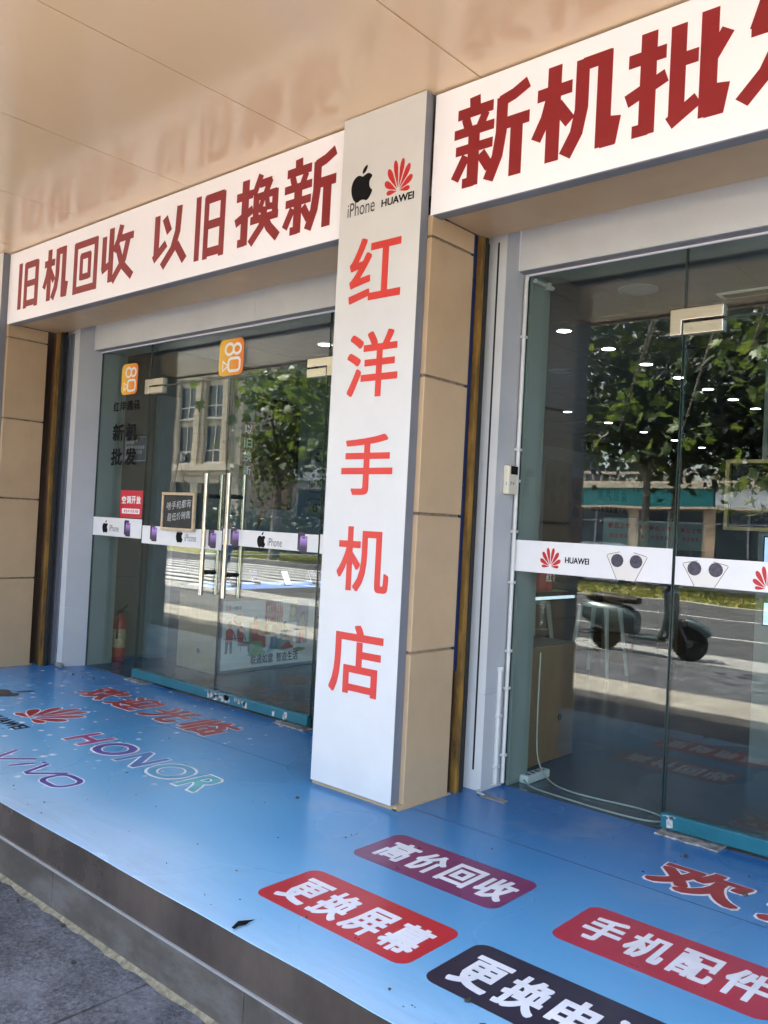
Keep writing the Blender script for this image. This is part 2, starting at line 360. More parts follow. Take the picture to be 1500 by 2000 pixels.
def petals(mb, box, fr, d0, d1, mi=0, grow=0.):
    u0, u1, v0, v1 = box; L = []
    for sg in (-1, 1):
        for ang, ln, wd in ((13, .97, .112), (39, .93, .118), (65, .82, .108), (89, .62, .075)):
            a = R(90-sg*ang); dx, dy = math.cos(a), math.sin(a); nx, ny = -dy, dx; P = []
            for t, w in ((.12, .04), (.3, .34), (.5, .72), (.7, .98), (.85, .95), (.95, .62), (1.0, 0), (.95, -.62), (.85, -.95), (.7, -.98), (.5, -.72), (.3, -.34), (.12, -.04)):
                ww = w*(wd+grow); tt = ln*t+(grow*1.6 if t > .9 else (-grow*2 if t < .2 else 0)); P.append((dx*tt+nx*ww, dy*tt+ny*ww))
            L.append(P)
    W_ = 2*.86; H0, H1 = -.10, .98
    for P in L: mb.prism([(u0+(x/W_+.5)*(u1-u0), v0+(y-H0)/(H1-H0)*(v1-v0)) for x, y in P], fr, d0, d1, mi)
def camcorder(mb, box, fr, d0, d1):
    u0, u1, v0, v1 = box; f = lambda L: [(u0+x*(u1-u0), v0+y*(v1-v0)) for x, y in L]; w = .075*(u1-u0)
    ring(mb, f(circ(.42, .72, .17, .15)), w, fr, d0, d1); ring(mb, f(circ(.73, .71, .15, .13)), w, fr, d0+.0001, d1+.0001)
    ring(mb, f(rrect(.40, .86, .12, .46, .1)), w, fr, d0, d1); ring(mb, f([(.17, .14), (.17, .40), (.39, .27)]), w, fr, d0+.0001, d1+.0001)

# ------------------------------------------------------------------ large structure: platform, ground, street, canopy, shop shell
ZP = -0.315                       # pavement level; the platform top is z = 0
GY = 3.735                        # street face of the shop glass
# printed vinyl colours: a blue sky print, pale at the kerb, deep at the doors, with pale sparkles
def vinyl_mat():
    m = bpy.data.materials.new('printed_blue_vinyl'); m.use_nodes = True; nt = m.node_tree; P = nt.nodes['Principled BSDF']
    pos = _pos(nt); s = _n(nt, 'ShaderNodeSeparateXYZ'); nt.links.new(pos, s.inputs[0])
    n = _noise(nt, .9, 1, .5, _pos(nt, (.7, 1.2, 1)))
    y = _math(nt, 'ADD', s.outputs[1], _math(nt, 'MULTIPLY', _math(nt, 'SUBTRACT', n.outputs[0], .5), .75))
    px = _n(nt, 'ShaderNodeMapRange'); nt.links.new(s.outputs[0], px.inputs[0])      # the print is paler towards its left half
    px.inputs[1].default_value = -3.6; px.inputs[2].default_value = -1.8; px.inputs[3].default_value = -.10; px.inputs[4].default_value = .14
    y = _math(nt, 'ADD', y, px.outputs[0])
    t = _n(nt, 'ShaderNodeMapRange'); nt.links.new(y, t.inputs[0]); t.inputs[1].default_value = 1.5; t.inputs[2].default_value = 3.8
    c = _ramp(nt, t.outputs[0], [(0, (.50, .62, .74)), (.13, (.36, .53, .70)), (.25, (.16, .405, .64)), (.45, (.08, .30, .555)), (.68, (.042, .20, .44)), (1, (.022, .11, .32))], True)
    v = _n(nt, 'ShaderNodeTexVoronoi'); v.voronoi_dimensions = '2D'; v.inputs['Scale'].default_value = 8; nt.links.new(_pos(nt, (1, 1, 1)), v.inputs[0])
    sz = _n(nt, 'ShaderNodeSeparateColor'); nt.links.new(v.outputs['Color'], sz.inputs[0])
    rad = _math(nt, 'MULTIPLY', _math(nt, 'POWER', sz.outputs[0], 4.0), .20)
    sp = _math(nt, 'MULTIPLY', _math(nt, 'SUBTRACT', 1.0, _math(nt, 'DIVIDE', v.outputs['Distance'], _math(nt, 'ADD', rad, .015)), clamp=True), 1.1, clamp=True)
    lm = _n(nt, 'ShaderNodeMapRange'); nt.links.new(s.outputs[0], lm.inputs[0]); lm.inputs[1].default_value = -3.3; lm.inputs[2].default_value = -4.0
    sp = _math(nt, 'MULTIPLY', sp, lm.outputs[0])
    c = _mix(nt, sp, c, (.8, .84, .92))
    # wear: scuffs and grit
    n2 = _noise(nt, 60, 6, .7, _pos(nt, (1, .35, 1))); f = _ramp(nt, n2.outputs[0], [(.74, (0, 0, 0)), (.80, (.25, .25, .25))])
    c = _mix(nt, f, c, (.12, .14, .18))
    mp = _n(nt, 'ShaderNodeMapping'); nt.links.new(pos, mp.inputs[0]); mp.inputs['Rotation'].default_value = (0, 0, R(24)); mp.inputs['Scale'].default_value = (2.2, 75, 1)
    n6 = _noise(nt, 1.6, 3, .55, mp.outputs[0]); c = _mix(nt, _ramp(nt, n6.outputs[0], [(.70, (0, 0, 0)), (.76, (.32, .32, .32))]), c, (.20, .24, .32))
    n7 = _noise(nt, 95, 2, .5, pos); c = _mix(nt, _ramp(nt, n7.outputs[0], [(.745, (0, 0, 0)), (.765, (.7, .7, .7))]), c, (.03, .035, .05))
    n8 = _noise(nt, 2.4, 6, .65, pos); c = _mix(nt, _ramp(nt, n8.outputs[0], [(.52, (0, 0, 0)), (.8, (.30, .30, .30))]), c, (.30, .33, .37))
    n3 = _noise(nt, 1.1, 1, .5, pos); c = _mix(nt, .10, c, _ramp(nt, n3.outputs[0], [(.3, (.72, .74, .78)), (.7, (1.15, 1.13, 1.1))]), 'MULTIPLY')
    nt.links.new(c, P.inputs['Base Color']); P.inputs['Specular IOR Level'].default_value = .5
    rr = _n(nt, 'ShaderNodeMapRange'); nt.links.new(n3.outputs[0], rr.inputs[0]); rr.inputs[1].default_value = 0; rr.inputs[2].default_value = 1; rr.inputs[3].default_value = .2; rr.inputs[4].default_value = .34
    nt.links.new(rr.outputs[0], P.inputs['Roughness'])
    n4 = _noise(nt, 3.5, 4, .5, _pos(nt, (1, 1.6, 1))); b = _n(nt, 'ShaderNodeBump'); b.inputs['Strength'].default_value = .16; b.inputs['Distance'].default_value = .014
    mk = _n(nt, 'ShaderNodeMapRange'); nt.links.new(s.outputs[1], mk.inputs[0]); mk.inputs[1].default_value = 2.15; mk.inputs[2].default_value = 1.8
    mp2 = _n(nt, 'ShaderNodeMapping'); nt.links.new(pos, mp2.inputs[0]); mp2.inputs['Rotation'].default_value = (0, 0, R(-38)); mp2.inputs['Scale'].default_value = (1.1, 5.5, 1)
    n9 = _noise(nt, 1.5, 3, .5, mp2.outputs[0]); h = _math(nt, 'ADD', n4.outputs[0], _math(nt, 'MULTIPLY', _math(nt, 'MULTIPLY', n9.outputs[0], mk.outputs[0]), 3.0))
    nt.links.new(h, b.inputs['Height']); nt.links.new(b.outputs[0], P.inputs['Normal'])
    return m
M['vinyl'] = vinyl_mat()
M['granite'] = mat('polished_dark_granite', (.062, .048, .039), .10, spec=.6, var=.25, vscale=2.5, dirt=.35, dcol=(.12, .095, .075), dscale=3.5, rvar=.7, stretch=(1.3, 1, .8), flakes=.5, island=.15)
M['granite2'] = mat('dusty_dark_granite', (.08, .068, .056), .36, spec=.45, var=.18, vscale=6, dirt=.5, dcol=(.2, .19, .175), dscale=5, stretch=(1, 1, 2))
M['pave'] = brick_mat('grey_pavement_slab', (.078, .078, .086), (.092, .092, .10), (.035, .035, .035), 1.25, 1.25, rough=.75, msize=.006, off=0, var=.9, bump=.5)
M['palepave'] = brick_mat('pale_pavement_slab', (.32, .285, .245), (.37, .335, .29), (.2, .18, .155), .6, .3, rough=.8, msize=.006, var=.5)
M['asphalt'] = mat('asphalt', (.08, .079, .081), .9, spec=.08, var=.18, vscale=3, dirt=.3, dcol=(.05, .05, .05), bump=.4, bscale=120, flakes=.3)
M['paint'] = mat('road_paint', (.45, .44, .42), .7, var=.08, dirt=.3, dcol=(.3, .3, .3))
M['kerb'] = mat('granite_kerb', (.30, .285, .265), .75, var=.12, vscale=12)
M['ground'] = mat('bare_ground', (.16, .14, .11), .9, var=.2, vscale=.5)
M['sand'] = mat('sand_mortar', (.20, .17, .11), .9, var=.35, vscale=30, bump=.6, bscale=60)

struct(MB().box(-90, 40, 1.757, 18, -.6, -.004).build('platform', M['granite']))
struct(MB().quad((-900, -900, -.47), (900, -900, -.47), (900, 900, -.47), (-900, 900, -.47)).build('ground', M['ground']))
struct(MB().box(-120, 60, -4.6, 1.75, -.6, ZP).build('pavement', M['pave']))
pp = MB().box(-120, 60, -1.5, -.30, ZP, ZP+.004).build('pavement', M['palepave']); struct(pp)
kb = MB().box(-120, 60, -4.75, -3.75, -.6, ZP+.006).build('kerb', M['kerb']); struct(kb)
struct(MB().box(-120, 60, -14.0, -4.75, -.6, -.43).build('road', M['asphalt']))
rm = MB().box(-120, 60, -8.32, -8.20, -.43, -.426)
rm.box(-120, 60, -12.12, -12.0, -.43, -.426); struct(rm.build('road_markings', M['paint']))
# zebra crossing at the junction on the left
zb = MB()
for k in range(10): zb.box(-27.5+.0*k, -17.2, -5.5-.86*k, -5.05-.86*k, -.43, -.4255)
struct(zb.build('road_markings', M['paint']))
struct(MB().box(-120, 60, -14.3, -14.0, -.6, -.29).build('kerb', M['kerb']))
M['grass'] = mat('verge_grass', (.20, .20, .055), .9, var=.4, vscale=5, dirt=.8, dcol=(.22, .15, .06), dscale=1.2)
struct(MB().box(-120, 60, -19.2, -14.3, -.6, -.31).build('verge', M['grass']))
struct(MB().box(-120, 60, -34, -19.2, -.6, -.43).build('road', M['asphalt']))
struct(MB().box(-120, 60, -38.0, -34, -.6, -.30).build('pavement', M['palepave']))

# riser of the step: dark polished upper course, dusty lower course, pale metal lip between
r = thing('step_riser', (-3, 1.757, ZP), 'dark polished granite step face with a pale metal strip along its middle', 'step')
up = MB(); lo = MB()
for k in range(-50, 30):
    x = -2.02+k*1.2
    lo.box(x+.0015, x+1.1985, 1.746, 1.756, ZP, -.155)
up.box(-62, 34, 1.748, 1.756, -.147, -.004)
up.build('upper_course', M['granite'], r); lo.build('lower_course', M['granite2'], r)
MB().box(-62, 34, 1.741, 1.757, -.1545, -.1475).build('metal_strip', mat('step_strip_metal', (.34, .33, .32), .45, metal=.3), r)
sm = MB(); rnd = random.Random(3); q = [(-12+.06*k, 1.738-.004-.02*rnd.random()) for k in range(240)]
for (a, b), (c, e) in zip(q, q[1:]): sm.quad((a, b, ZP+.003), (c, e, ZP+.003), (c, 1.748, ZP+.014), (a, 1.748, ZP+.014))
tag(sm.build('mortar_line', M['sand'], base=(-3, 1.74, ZP)), 'thin sandy mortar line where the step meets the grey pavement', 'mortar line')

# canopy: beige panels with dark seams, on two wide posts at the street edge
cl = MB(); xs = [-2.256-1.09*k for k in range(-14, 40)]
for a in xs: cl.box(a-1.087, a-.004, .15, 2.98 if False else 3.9, 3.318, 3.33)
struct(cl.build('ceiling', M['ceil']))
struct(MB().box(-46, 13.2, .16, 3.9, 3.3265, 3.75).build('ceiling', mat('seam_backing', (.40, .29, .20), .6)))
struct(MB().box(-46, 13.2, .10, .15, 3.30, 4.2).build('fascia', M['clad']))
M['post'] = mat('dark_grey_stone', (.09, .09, .095), .5, var=.15)
def canopy_post(x0, x1, label):
    t = thing('canopy_post', ((x0+x1)/2, .4, ZP), label, 'post', 'canopy posts')
    c = MB()
    for k in range(6): c.box(x0, x1, .2, .65, ZP+.64*k+.006, min(3.31, ZP+.64*k+.634))
    c.build('cladding', M['post'], t); MB().box(x0+.01, x1-.01, .21, .64, ZP, 3.31).build('core', M['groove'], t)
canopy_post(-5.0, -3.95, 'dark stone canopy post standing in front of the right shop window')
canopy_post(-12.6, -10.65, 'wider dark stone canopy post facing the left shop doors')

# shop shell
def wall(name, *b, m=None):
    return struct(MB().box(*b).build(name, m or M['wallin']))
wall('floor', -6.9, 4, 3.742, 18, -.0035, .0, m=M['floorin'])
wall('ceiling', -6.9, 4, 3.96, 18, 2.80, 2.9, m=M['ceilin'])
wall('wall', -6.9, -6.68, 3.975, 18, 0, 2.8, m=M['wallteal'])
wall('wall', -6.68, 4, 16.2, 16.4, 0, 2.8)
wall('wall', 4.0, 4.2, 3.6, 16.4, 0, 2.8)
M['pierin'] = mat('daylit_inner_pier', (.27, .30, .275), .55, var=.04)  # paler than the inner walls: window daylight is put into the colour
wall('pier', -7.2, -6.553, 3.752, 3.975, 0, 2.8, m=M['pierin'])
wall('pier', -3.085, -2.38, 3.752, 3.93, 0, 2.8, m=M['pierin'])
wall('lintel', -6.553, -3.085, 3.765, 3.96, 2.632, 2.8, m=M['pierin'])
wall('lintel', -2.38, 4.0, 3.765, 3.96, 2.632, 2.8, m=M['pierin'])
wall('pilaster', -6.679, -6.58, 4.36, 4.55, 0.001, 2.36, m=mat('pale_pilaster', (.22, .245, .225), .5))
wall('wall', -7.45, -6.86, 3.475, 3.75, 0, 3.3, m=M['track_b'])
wall('roof', -46, 13, 3.97, 18, 2.95, 7.0, m=M['clad'])
wall('wall', -46, -7.45, 3.4, 3.6, 0, 3.3, m=M['clad'])  # unseen plain neighbour walls on both sides, added to block and bounce light
wall('wall', 4.3, 13, 3.4, 3.6, 0, 3.3, m=M['clad'])

# ------------------------------------------------------------------ pillars, shutter rails, jambs
JZ = [-.004, .715, 1.36, 2.0, 2.65, 2.752]
def clad_pillar(x0, x1, label):
    t = thing('clad_pillar', ((x0+x1)/2, 3.2, 0), label, 'pillar', 'beige clad pillars between the shop bays')
    c = MB()
    for k in range(5):
        c.box(x0, x1, 3.045, 3.38, JZ[k]+(.007 if k else .0), JZ[k+1]-.006 if k < 4 else JZ[k+1])
    c.build('cladding', M['clad'], t, bevel=.003)
    MB().box(x0+.012, x1-.012, 3.055, 3.372, 0, 2.75).build('core', M['groove'], t)
    MB().box(x0+.004, x1-.0005, 3.003, 3.044, 0, .022).box(x1-.03, x1+.006, 3.003, 3.40, 0, .006).build('plinth', M['clad'], t)
    return t
clad_pillar(-3.05, -2.49, 'beige clad pillar behind the tall white sign with red characters')
clad_pillar(-7.37, -6.81, 'beige clad pillar at the left edge beside the left shop doors')

def shutter_rail(x, a, b_, c, label, film):
    """x = right face of the pillar; brown back channel to x+a, yellow channel to x+b_, dark seal to x+c"""
    t = thing('shutter_rail', (x, 3.46, 0), label, 'shutter rail', 'rusty shutter rails')
    MB().box(x-.05, x+a, 3.44, 3.47, 0, 2.755).build('back_channel', M['track_b'], t)
    MB().box(x+a+.0005, x+b_, 3.436, 3.448, 0, 2.755).box(x+b_-.004, x+b_+.003, 3.425, 3.470, 0, 2.755).build('channel', M['track_y'], t)
    MB().box(x-.06, x-.024 if x > -3 else x+.005, 3.505, 3.545, 0, 2.755).build('slot_lining', M['dark'], t)
    MB().box(x+b_+.0035, x+c, 3.452, 3.472, 0, 2.755).build('brush_seal', M['dark'], t)
    if film: MB().box(x-.02, x-.009, 3.381, 3.418, .60, 2.755).build('protective_film', M['film_b'], t)
shutter_rail(-2.49, -.03, .012, .022, 'rusty yellow shutter rail with blue film beside the central pillar', True)
shutter_rail(-6.81, .03, .075, .115, 'brown and yellow rusty shutter rail beside the left pillar', False)

def jamb(x0, x1, label, right_face=True, name='door_jamb'):
    t = thing(name, ((x0+x1)/2, 3.6, 0), label, 'door jamb', 'white door jambs')
    xg = x1+(.045 if x0 < -6 else .0)
    b = MB()
    for za, zb in ((0, .482), (.4835, 2.985)):
        i = len(b.v); b.v += [(x0, 3.548, za), (x1, 3.548, za), (xg, GY-.001, za), (x0, GY-.001, za), (x0, 3.548, zb), (x1, 3.548, zb), (xg, GY-.001, zb), (x0, GY-.001, zb)]
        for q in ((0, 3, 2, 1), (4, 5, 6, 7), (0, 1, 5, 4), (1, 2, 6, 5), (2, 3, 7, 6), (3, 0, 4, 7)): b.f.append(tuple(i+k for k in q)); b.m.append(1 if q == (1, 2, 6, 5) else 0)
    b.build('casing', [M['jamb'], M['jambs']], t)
    xm = x1-.055 if x0 > -6 else x1-.09
    g = MB().box(xm, xm+(.010 if x0 > -6 else .006), 3.546, 3.5482, .10, 2.755).build('slot', M['dark'], t)
    if x0 < -6: 
        MB().box(x0, x0+.07, 3.525, 3.547, 0, 2.755).build('edge_strip', M['alu'], t); MB().box(x0+.09, x0+.115, 3.537, 3.547, 0, 2.755).build('edge_strip', M['alu'], t)
    return t
jamb(-2.53, -2.41, 'white door jamb with a black slot beside the right shop window')
jamb(-6.80, -6.600, 'white door jamb beside the left rusty rail')
jamb(-3.12, -3.075, 'narrow white jamb behind the tall sign at the end of the left glass front')
def lintel(x0, x1, label, seams):
    t = thing('door_lintel', ((x0+x1)/2, 3.7, 2.63), label, 'lintel', 'white lintels over the glass fronts')
    b = MB(); e = [x0]+seams+[x1]
    for a, c in zip(e, e[1:]): b.box(a+.0008, c-.0008, 3.665, 3.764, 2.632, 3.1)
    b.build('casing', M['jamb'], t)
    MB().box(x0+.002, x1-.002, 3.668, 3.733, 2.626, 2.6315).build('underside_strip', M['alu'], t)
    MB().box(x0+.002, x1-.002, 3.722, 3.7345, 2.617, 2.6255).build('sealant_bead', M['gout'], t)
    MB().box(x0-.004, x0+.006, 3.6595, 3.6645, 2.632, 2.9).build('sealant_joint', M['gout'], t)
lintel(-6.557, -3.075, 'white lintel above the left glass doors', [-5.93, -4.5])
lintel(-2.41, 4.0, 'white lintel above the right glass front', [-.4, 1.4])
struct(MB().box(-6.9, 4, 3.46, 3.68, 2.99, 3.05).build('ceiling', M['dark']))
for a, b, lb in ((-6.81, -3.05, 'beige soffit panel under the left sign board'), (-2.49, 3.5, 'beige soffit panel under the right sign board')):
    t = thing('soffit', ((a+b)/2, 3.3, 2.755), lb, 'soffit')
    MB().box(a+.001, b-.001, 3.113, 3.47, 2.756, 2.80).build('sheet', M['clad'], t, bevel=.002)
    MB().box(a+.001, b-.001, 3.108, 3.1125, 2.7545, 2.79).build('front_edge', mat('bare_beige_edge', (.66, .5, .33), .4), t)

# ------------------------------------------------------------------ signs
F304 = face_y(3.045)
def fascia_sign(x0, x1, z0, chars, label):
    t = thing('fascia_sign', ((x0+x1)/2, 3.05, z0), label, 'shop sign', 'white sign boards with dark red characters')
    MB().box(x0, x1, 3.0452, 3.112, z0, 3.312).build('tray', M['alu'], t, bevel=.004)
    MB().box(x0+.003, x1-.003, 3.0415, 3.0448, z0+.004, 3.309).build('face', M['signwhite'], t, bevel=.0015)
    for c, u0, u1, v0, v1 in chars:
        b = MB(); brush(b, c, (u0, u1, v0, v1), F304, .0042)
        b.build('character', M['signred'], t)
fascia_sign(-6.835, -3.046, 2.745, [('旧', -6.665, -6.335, 2.838, 3.205), ('机', -6.265, -5.875, 2.838, 3.232), ('回', -5.805, -5.475, 2.838, 3.212), ('收', -5.425, -5.01, 2.838, 3.236),
    ('以', -4.80, -4.42, 2.838, 3.222), ('旧', -4.345, -4.055, 2.832, 3.228), ('换', -3.965, -3.56, 2.828, 3.24), ('新', -3.545, -3.14, 2.828, 3.245)],
    'long white sign board with eight dark red characters over the left doors')
fascia_sign(-2.506, 1.9, 2.742, [('新', -2.392, -1.985, 2.825, 3.242), ('机', -1.972, -1.563, 2.832, 3.242), ('批', -1.552, -1.135, 2.838, 3.245), ('发', -1.122, -.705, 2.838, 3.245)],
    'white sign board with large dark red characters over the right glass front')
F298 = face_y(2.985)
def pillar_sign(label):
    t = thing('pillar_sign', (-2.78, 3.0, .022), label, 'shop sign', 'tall signs on the pillars')
    MB().box(-3.042, -2.515, 2.9885, 3.0432, .022, 3.313).build('tray', M['alu'], t, bevel=.002)
    MB().box(-3.042, -2.5155, 2.985, 2.988, .0215, 3.3135).build('face', M['panelgrey'], t, bevel=.001)
    return t
ps = pillar_sign('tall white pillar sign with five red characters and two emblems')
for c, u0, u1, v0, v1 in (('红', -2.952, -2.615, 2.375, 2.690), ('洋', -2.936, -2.606, 1.908, 2.225), ('手', -2.938, -2.606, 1.437, 1.728), ('机', -2.934, -2.597, .975, 1.285), ('店', -2.950, -2.606, .480, .815)):
    b = MB(); letter(b, c, (u0, u1, v0, v1), F298, .0012, (.016, .014)); b.build('character', M['pillarred'], ps)
b = MB(); fruit(b, (-2.972, -2.822, 2.878, 3.052), F298, .0003, .0009); b.build('fruit_emblem', M['black'], ps)
b = MB(); petals(b, (-2.762, -2.560, 2.862, 3.035), F298, .0003, .0009); b.build('petal_emblem', M['red'], ps)
M['thinblack'] = mat('thin_grey_lettering', (.045, .045, .045), .4)
b = MB(); letter(b, 'iPhone', (-2.988, -2.806, 2.812, 2.882), F298, .001); b.build('small_lettering', M['thinblack'], ps)
b = MB(); letter(b, 'HUAWEI', (-2.762, -2.560, 2.820, 2.856), F298, .001, (.028, .02)); b.build('small_lettering', M['black'], ps)
p2 = thing('pillar_sign', (-7.12, 3.0, .022), 'edge of the next tall sign on the left pillar', 'shop sign', 'tall signs on the pillars')
MB().box(-7.36, -6.838, 2.9885, 3.0432, .022, 3.313).build('tray', M['alu'], p2); MB().box(-7.36, -6.8385, 2.985, 2.988, .0215, 3.3135).build('face', M['panelgrey'], p2)

# ------------------------------------------------------------------ glass fronts
FG = face_y(GY)          # decals stand in front of the street face of the glass
def grad_mat(name, stops, axis):
    m = bpy.data.materials.new(name); m.use_nodes = True; nt = m.node_tree; P = nt.nodes['Principled BSDF']
    g = _n(nt, 'ShaderNodeTexCoord'); s = _n(nt, 'ShaderNodeSeparateXYZ'); nt.links.new(g.outputs['Generated'], s.inputs[0])
    nt.links.new(_ramp(nt, s.outputs[axis], stops), P.inputs['Base Color']); P.inputs['Roughness'].default_value = .4; return m
M['orange'] = grad_mat('orange_sticker_print', [(0, (.85, .52, .06)), (1, (.85, .20, .03))], 0)
M['purple'] = grad_mat('purple_screen_print', [(0, (.012, .006, .02)), (.35, (.05, .02, .09)), (.8, (.42, .24, .62)), (1, (.3, .14, .42))], 2)
M['dpurple'] = mat('dark_purple_print', (.045, .022, .06), .35)
M['white'] = mat('white_print', (.82, .80, .78), .4, var=.01)
M['noticered'] = mat('notice_red', (.55, .012, .03), .45)
M['phonew'] = mat('pale_phone_print', (.72, .66, .60), .4, var=.02)
M['phonel'] = mat('phone_outline_print', (.20, .16, .13), .4)
M['lensd'] = mat('lens_print', (.055, .05, .075), .35, var=.4, vscale=60)
def shopfront(x, label):
    return thing('shopfront', (x, GY, 0), label, 'glass front', 'frameless glass shop fronts')
def pane(par, name, x0, x1, z0, z1, label=None):
    t = MB().box(x0, x1, GY, GY+.012, z0, z1).build(name, M['glass'], par)
    if label: t['label'] = label
    for a in (x0, x1): MB().box(a-.0018, a+.0018, GY-.0006, GY+.0126, z0, z1).build('edge_bead', M['gedge'], t)
    return t
def band(t, x0, x1, z0, z1):
    return MB().box(x0+.002, x1-.002, GY-.0014, GY-.0006, z0, z1).build('decal_band', M['strip'], t)
DZ = .0016
def phone_print(b, par, x, z):
    """small purple phone pair printed on the band"""
    q = MB(); q.prism(rrect(x-.055, x+.012, z+.03, z+.066, .01), FG, DZ, DZ+.0003).prism([(x-.055, z-.045), (x-.03, z-.055), (x-.03, z+.05), (x-.055, z+.05)], FG, DZ, DZ+.0003); q.build('phone_back_print', M['dpurple'], par)
    q = MB().prism(rrect(x-.032, x+.036, z-.062, z+.045, .008), FG, DZ+.0004, DZ+.0007); q.build('phone_print', M['purple'], par)
    MB().prism(rrect(x-.01, x+.012, z+.03, z+.036, .003), FG, DZ+.0008, DZ+.001).build('screen_print', M['black'], par)
def fruit_print(par, x, z, s=1.0):
    q = MB(); fruit(q, (x-.045*s, x+.045*s, z-.05*s, z+.055*s), FG, DZ, DZ+.0004); q.build('fruit_emblem', M['black'], par)
    q = MB(); letter(q, 'iPhone', (x+.065*s, x+.205*s, z-.035*s, z+.018*s), FG, DZ); q.build('band_lettering', M['thinblack'], par)
def petal_print(par, x, z):
    q = MB(); petals(q, (x-.067, x+.067, z-.047, z+.06), FG, DZ, DZ+.0004); q.build('petal_emblem', M['red'], par)
    q = MB(); letter(q, 'HUAWEI', (x+.082, x+.212, z-.014, z+.016), FG, DZ, (.028, .02)); q.build('band_lettering', M['black'], par)
def camera_phone_print(par, x, z0, z1):
    h = z1-z0; z = z0
    for sg, dd in ((-1, 0), (1, .0006)):
        f = lambda L: [(x+sg*a, z+b*h) for a, b in L]
        q = MB().prism(f([(.0, .02 if sg < 0 else 0), (.045, 0), (.10, .83), (.095, .88), (.035, .99), (.028, .97), (-.03, .1)]), FG, DZ+dd, DZ+dd+.0002); q.build('phone_print', M['phonew'], par)
        q = MB(); ring(q, f([(.045, 0), (.10, .83), (.095, .88), (.035, .99)]), .003, FG, DZ+dd+.0003, DZ+dd+.0004, closed=False); q.build('outline_print', M['phonel'], par)
        q = MB().prism([(x+sg*.047+.03*math.cos(R(60*k+20)), z+.68*h+.031*math.sin(R(60*k+20))) for k in range(6)], FG, DZ+dd+.0005, DZ+dd+.0007); q.prism(circ(x+sg*.047, z+.68*h, .0315, n=14), FG, DZ+dd+.00045, DZ+dd+.0006); q.build('lens_print', M['lensd'], par)
def rail(t, x0, x1, chips=()):
    MB().box(x0, x1, 3.712, 3.762, .022, .086).build('bottom_rail', M['teal'], t, bevel=.003)
    if chips:
        c = MB(); rnd = random.Random(5)
        for cx, n, w in chips:
            for k in range(n):
                a = cx+rnd.uniform(-w, w); h = rnd.uniform(.008, .05); z = .084-h*rnd.random()*.6; z0 = max(.024, z-h)
                c.quad((a, 3.7112, z0), (a+rnd.uniform(.008, .03), 3.7112, z0+.006), (a+rnd.uniform(.01, .03), 3.7112, z), (a-.004, 3.7112, z-.003))
        c.build('paint_chips', M['chip'], t)
def patch(t, x0, x1, z0, z1, side):
    """L-shaped top patch fitting; side -1: the leg is on the left"""
    zm = z0+(z1-z0)*.55; w = .055; q = MB(); g = .006
    leg = (x0, x0+w) if side < 0 else (x1-w, x1); low = (x0+w+g, x1) if side < 0 else (x0, x1-w-g)
    L = [(x0, z1), (x0, z0), (x0+w, z0), (x0+w, zm), (x1, zm), (x1, z1)] if side < 0 else [(x0, z1), (x0, zm), (x1-w, zm), (x1-w, z0), (x1, z0), (x1, z1)]
    q.prism(L, FG, -.03, .014); q.build('top_patch_fitting', M['stain'], t, bevel=.003)
    MB().box(low[0], low[1], GY-.014, GY+.03, z0, zm-.012).build('top_patch_fitting', M['stain'], t, bevel=.003)
    MB().box(low[0]+.03, low[0]+.08, GY-.006, GY+.02, zm-.012, zm-.002).build('pivot', M['dark'], t)
def pull_handle(t, x):
    for yy in (GY-.062, GY+.074):
        MB().tube([(x, yy, .74), (x, yy, 1.60)], .0165, 14).build('handle_bar', M['tube'], t, smooth=True)
    for z in (.90, 1.44): MB().tube([(x, GY-.055, z), (x, GY+.067, z)], .011, 10).lathe((x, GY-.032, z), [(.0, -.006), (.017, -.006), (.017, .03), (0, .03)], 12, 'y').lathe((x, GY+.018, z), [(0, 0), (.017, 0), (.017, .026), (0, .026)], 12, 'y').build('handle_stud', mat('black_stud', (.02, .02, .02), .35), t, smooth=True)
SFL = shopfront(-4.8, 'left glass shop front with double doors, stickers and a chalkboard')
SFR = shopfront(-.5, 'right glass shop front with red petal emblems on its white band')
# left bay
pl = pane(SFL, 'glass_pane', -6.553, -5.826, 0.004, 2.618, 'fixed glass pane left of the left doors with orange sticker and black lettering')
to = pane(SFL, 'transom_pane', -5.822, -3.838, 2.288, 2.618, 'glass transom above the left pair of doors with an orange sticker')
d1 = pane(SFL, 'glass_door', -5.817, -4.815, .07, 2.276, 'left leaf of the double glass door with a chalkboard hung on it')
d2 = pane(SFL, 'glass_door', -4.807, -3.843, .07, 2.276, 'right leaf of the double glass door beside the tall sign')
pr = pane(SFL, 'glass_pane', -3.832, -3.08, 0.004, 2.618, 'fixed glass pane half hidden behind the tall white sign')
band(pl, -6.553, -5.826, 1.094, 1.245); band(d1, -5.817, -4.815, 1.062, 1.200); band(d2, -4.807, -3.843, 1.104, 1.216); band(pr, -3.832, -3.08, 1.1, 1.22)
fruit_print(pl, -6.36, 1.168); phone_print(pl, pl, -6.02, 1.165)
fruit_print(d1, -5.32, 1.14); phone_print(d1, d1, -5.65, 1.145); phone_print(d1, d1, -4.915, 1.135)
fruit_print(d2, -4.39, 1.156); phone_print(d2, d2, -4.665, 1.16); phone_print(d2, d2, -3.98, 1.158)
rail(d1, -5.822, -4.812, ((-4.86, 8, .03),)); rail(d2, -4.808, -3.842, ((-4.72, 26, .09), (-4.5, 8, .06), (-4.1, 3, .1)))
patch(d1, -5.872, -5.632, 2.228, 2.342, -1); patch(d2, -4.02, -3.784, 2.218, 2.336, 1)
pull_handle(d1, -4.945); pull_handle(d2, -4.69)
MB().box(-5.63, -4.02, GY-.001, GY+.013, 2.2765, 2.2875).build('gap_seal', M['gedge'], to)
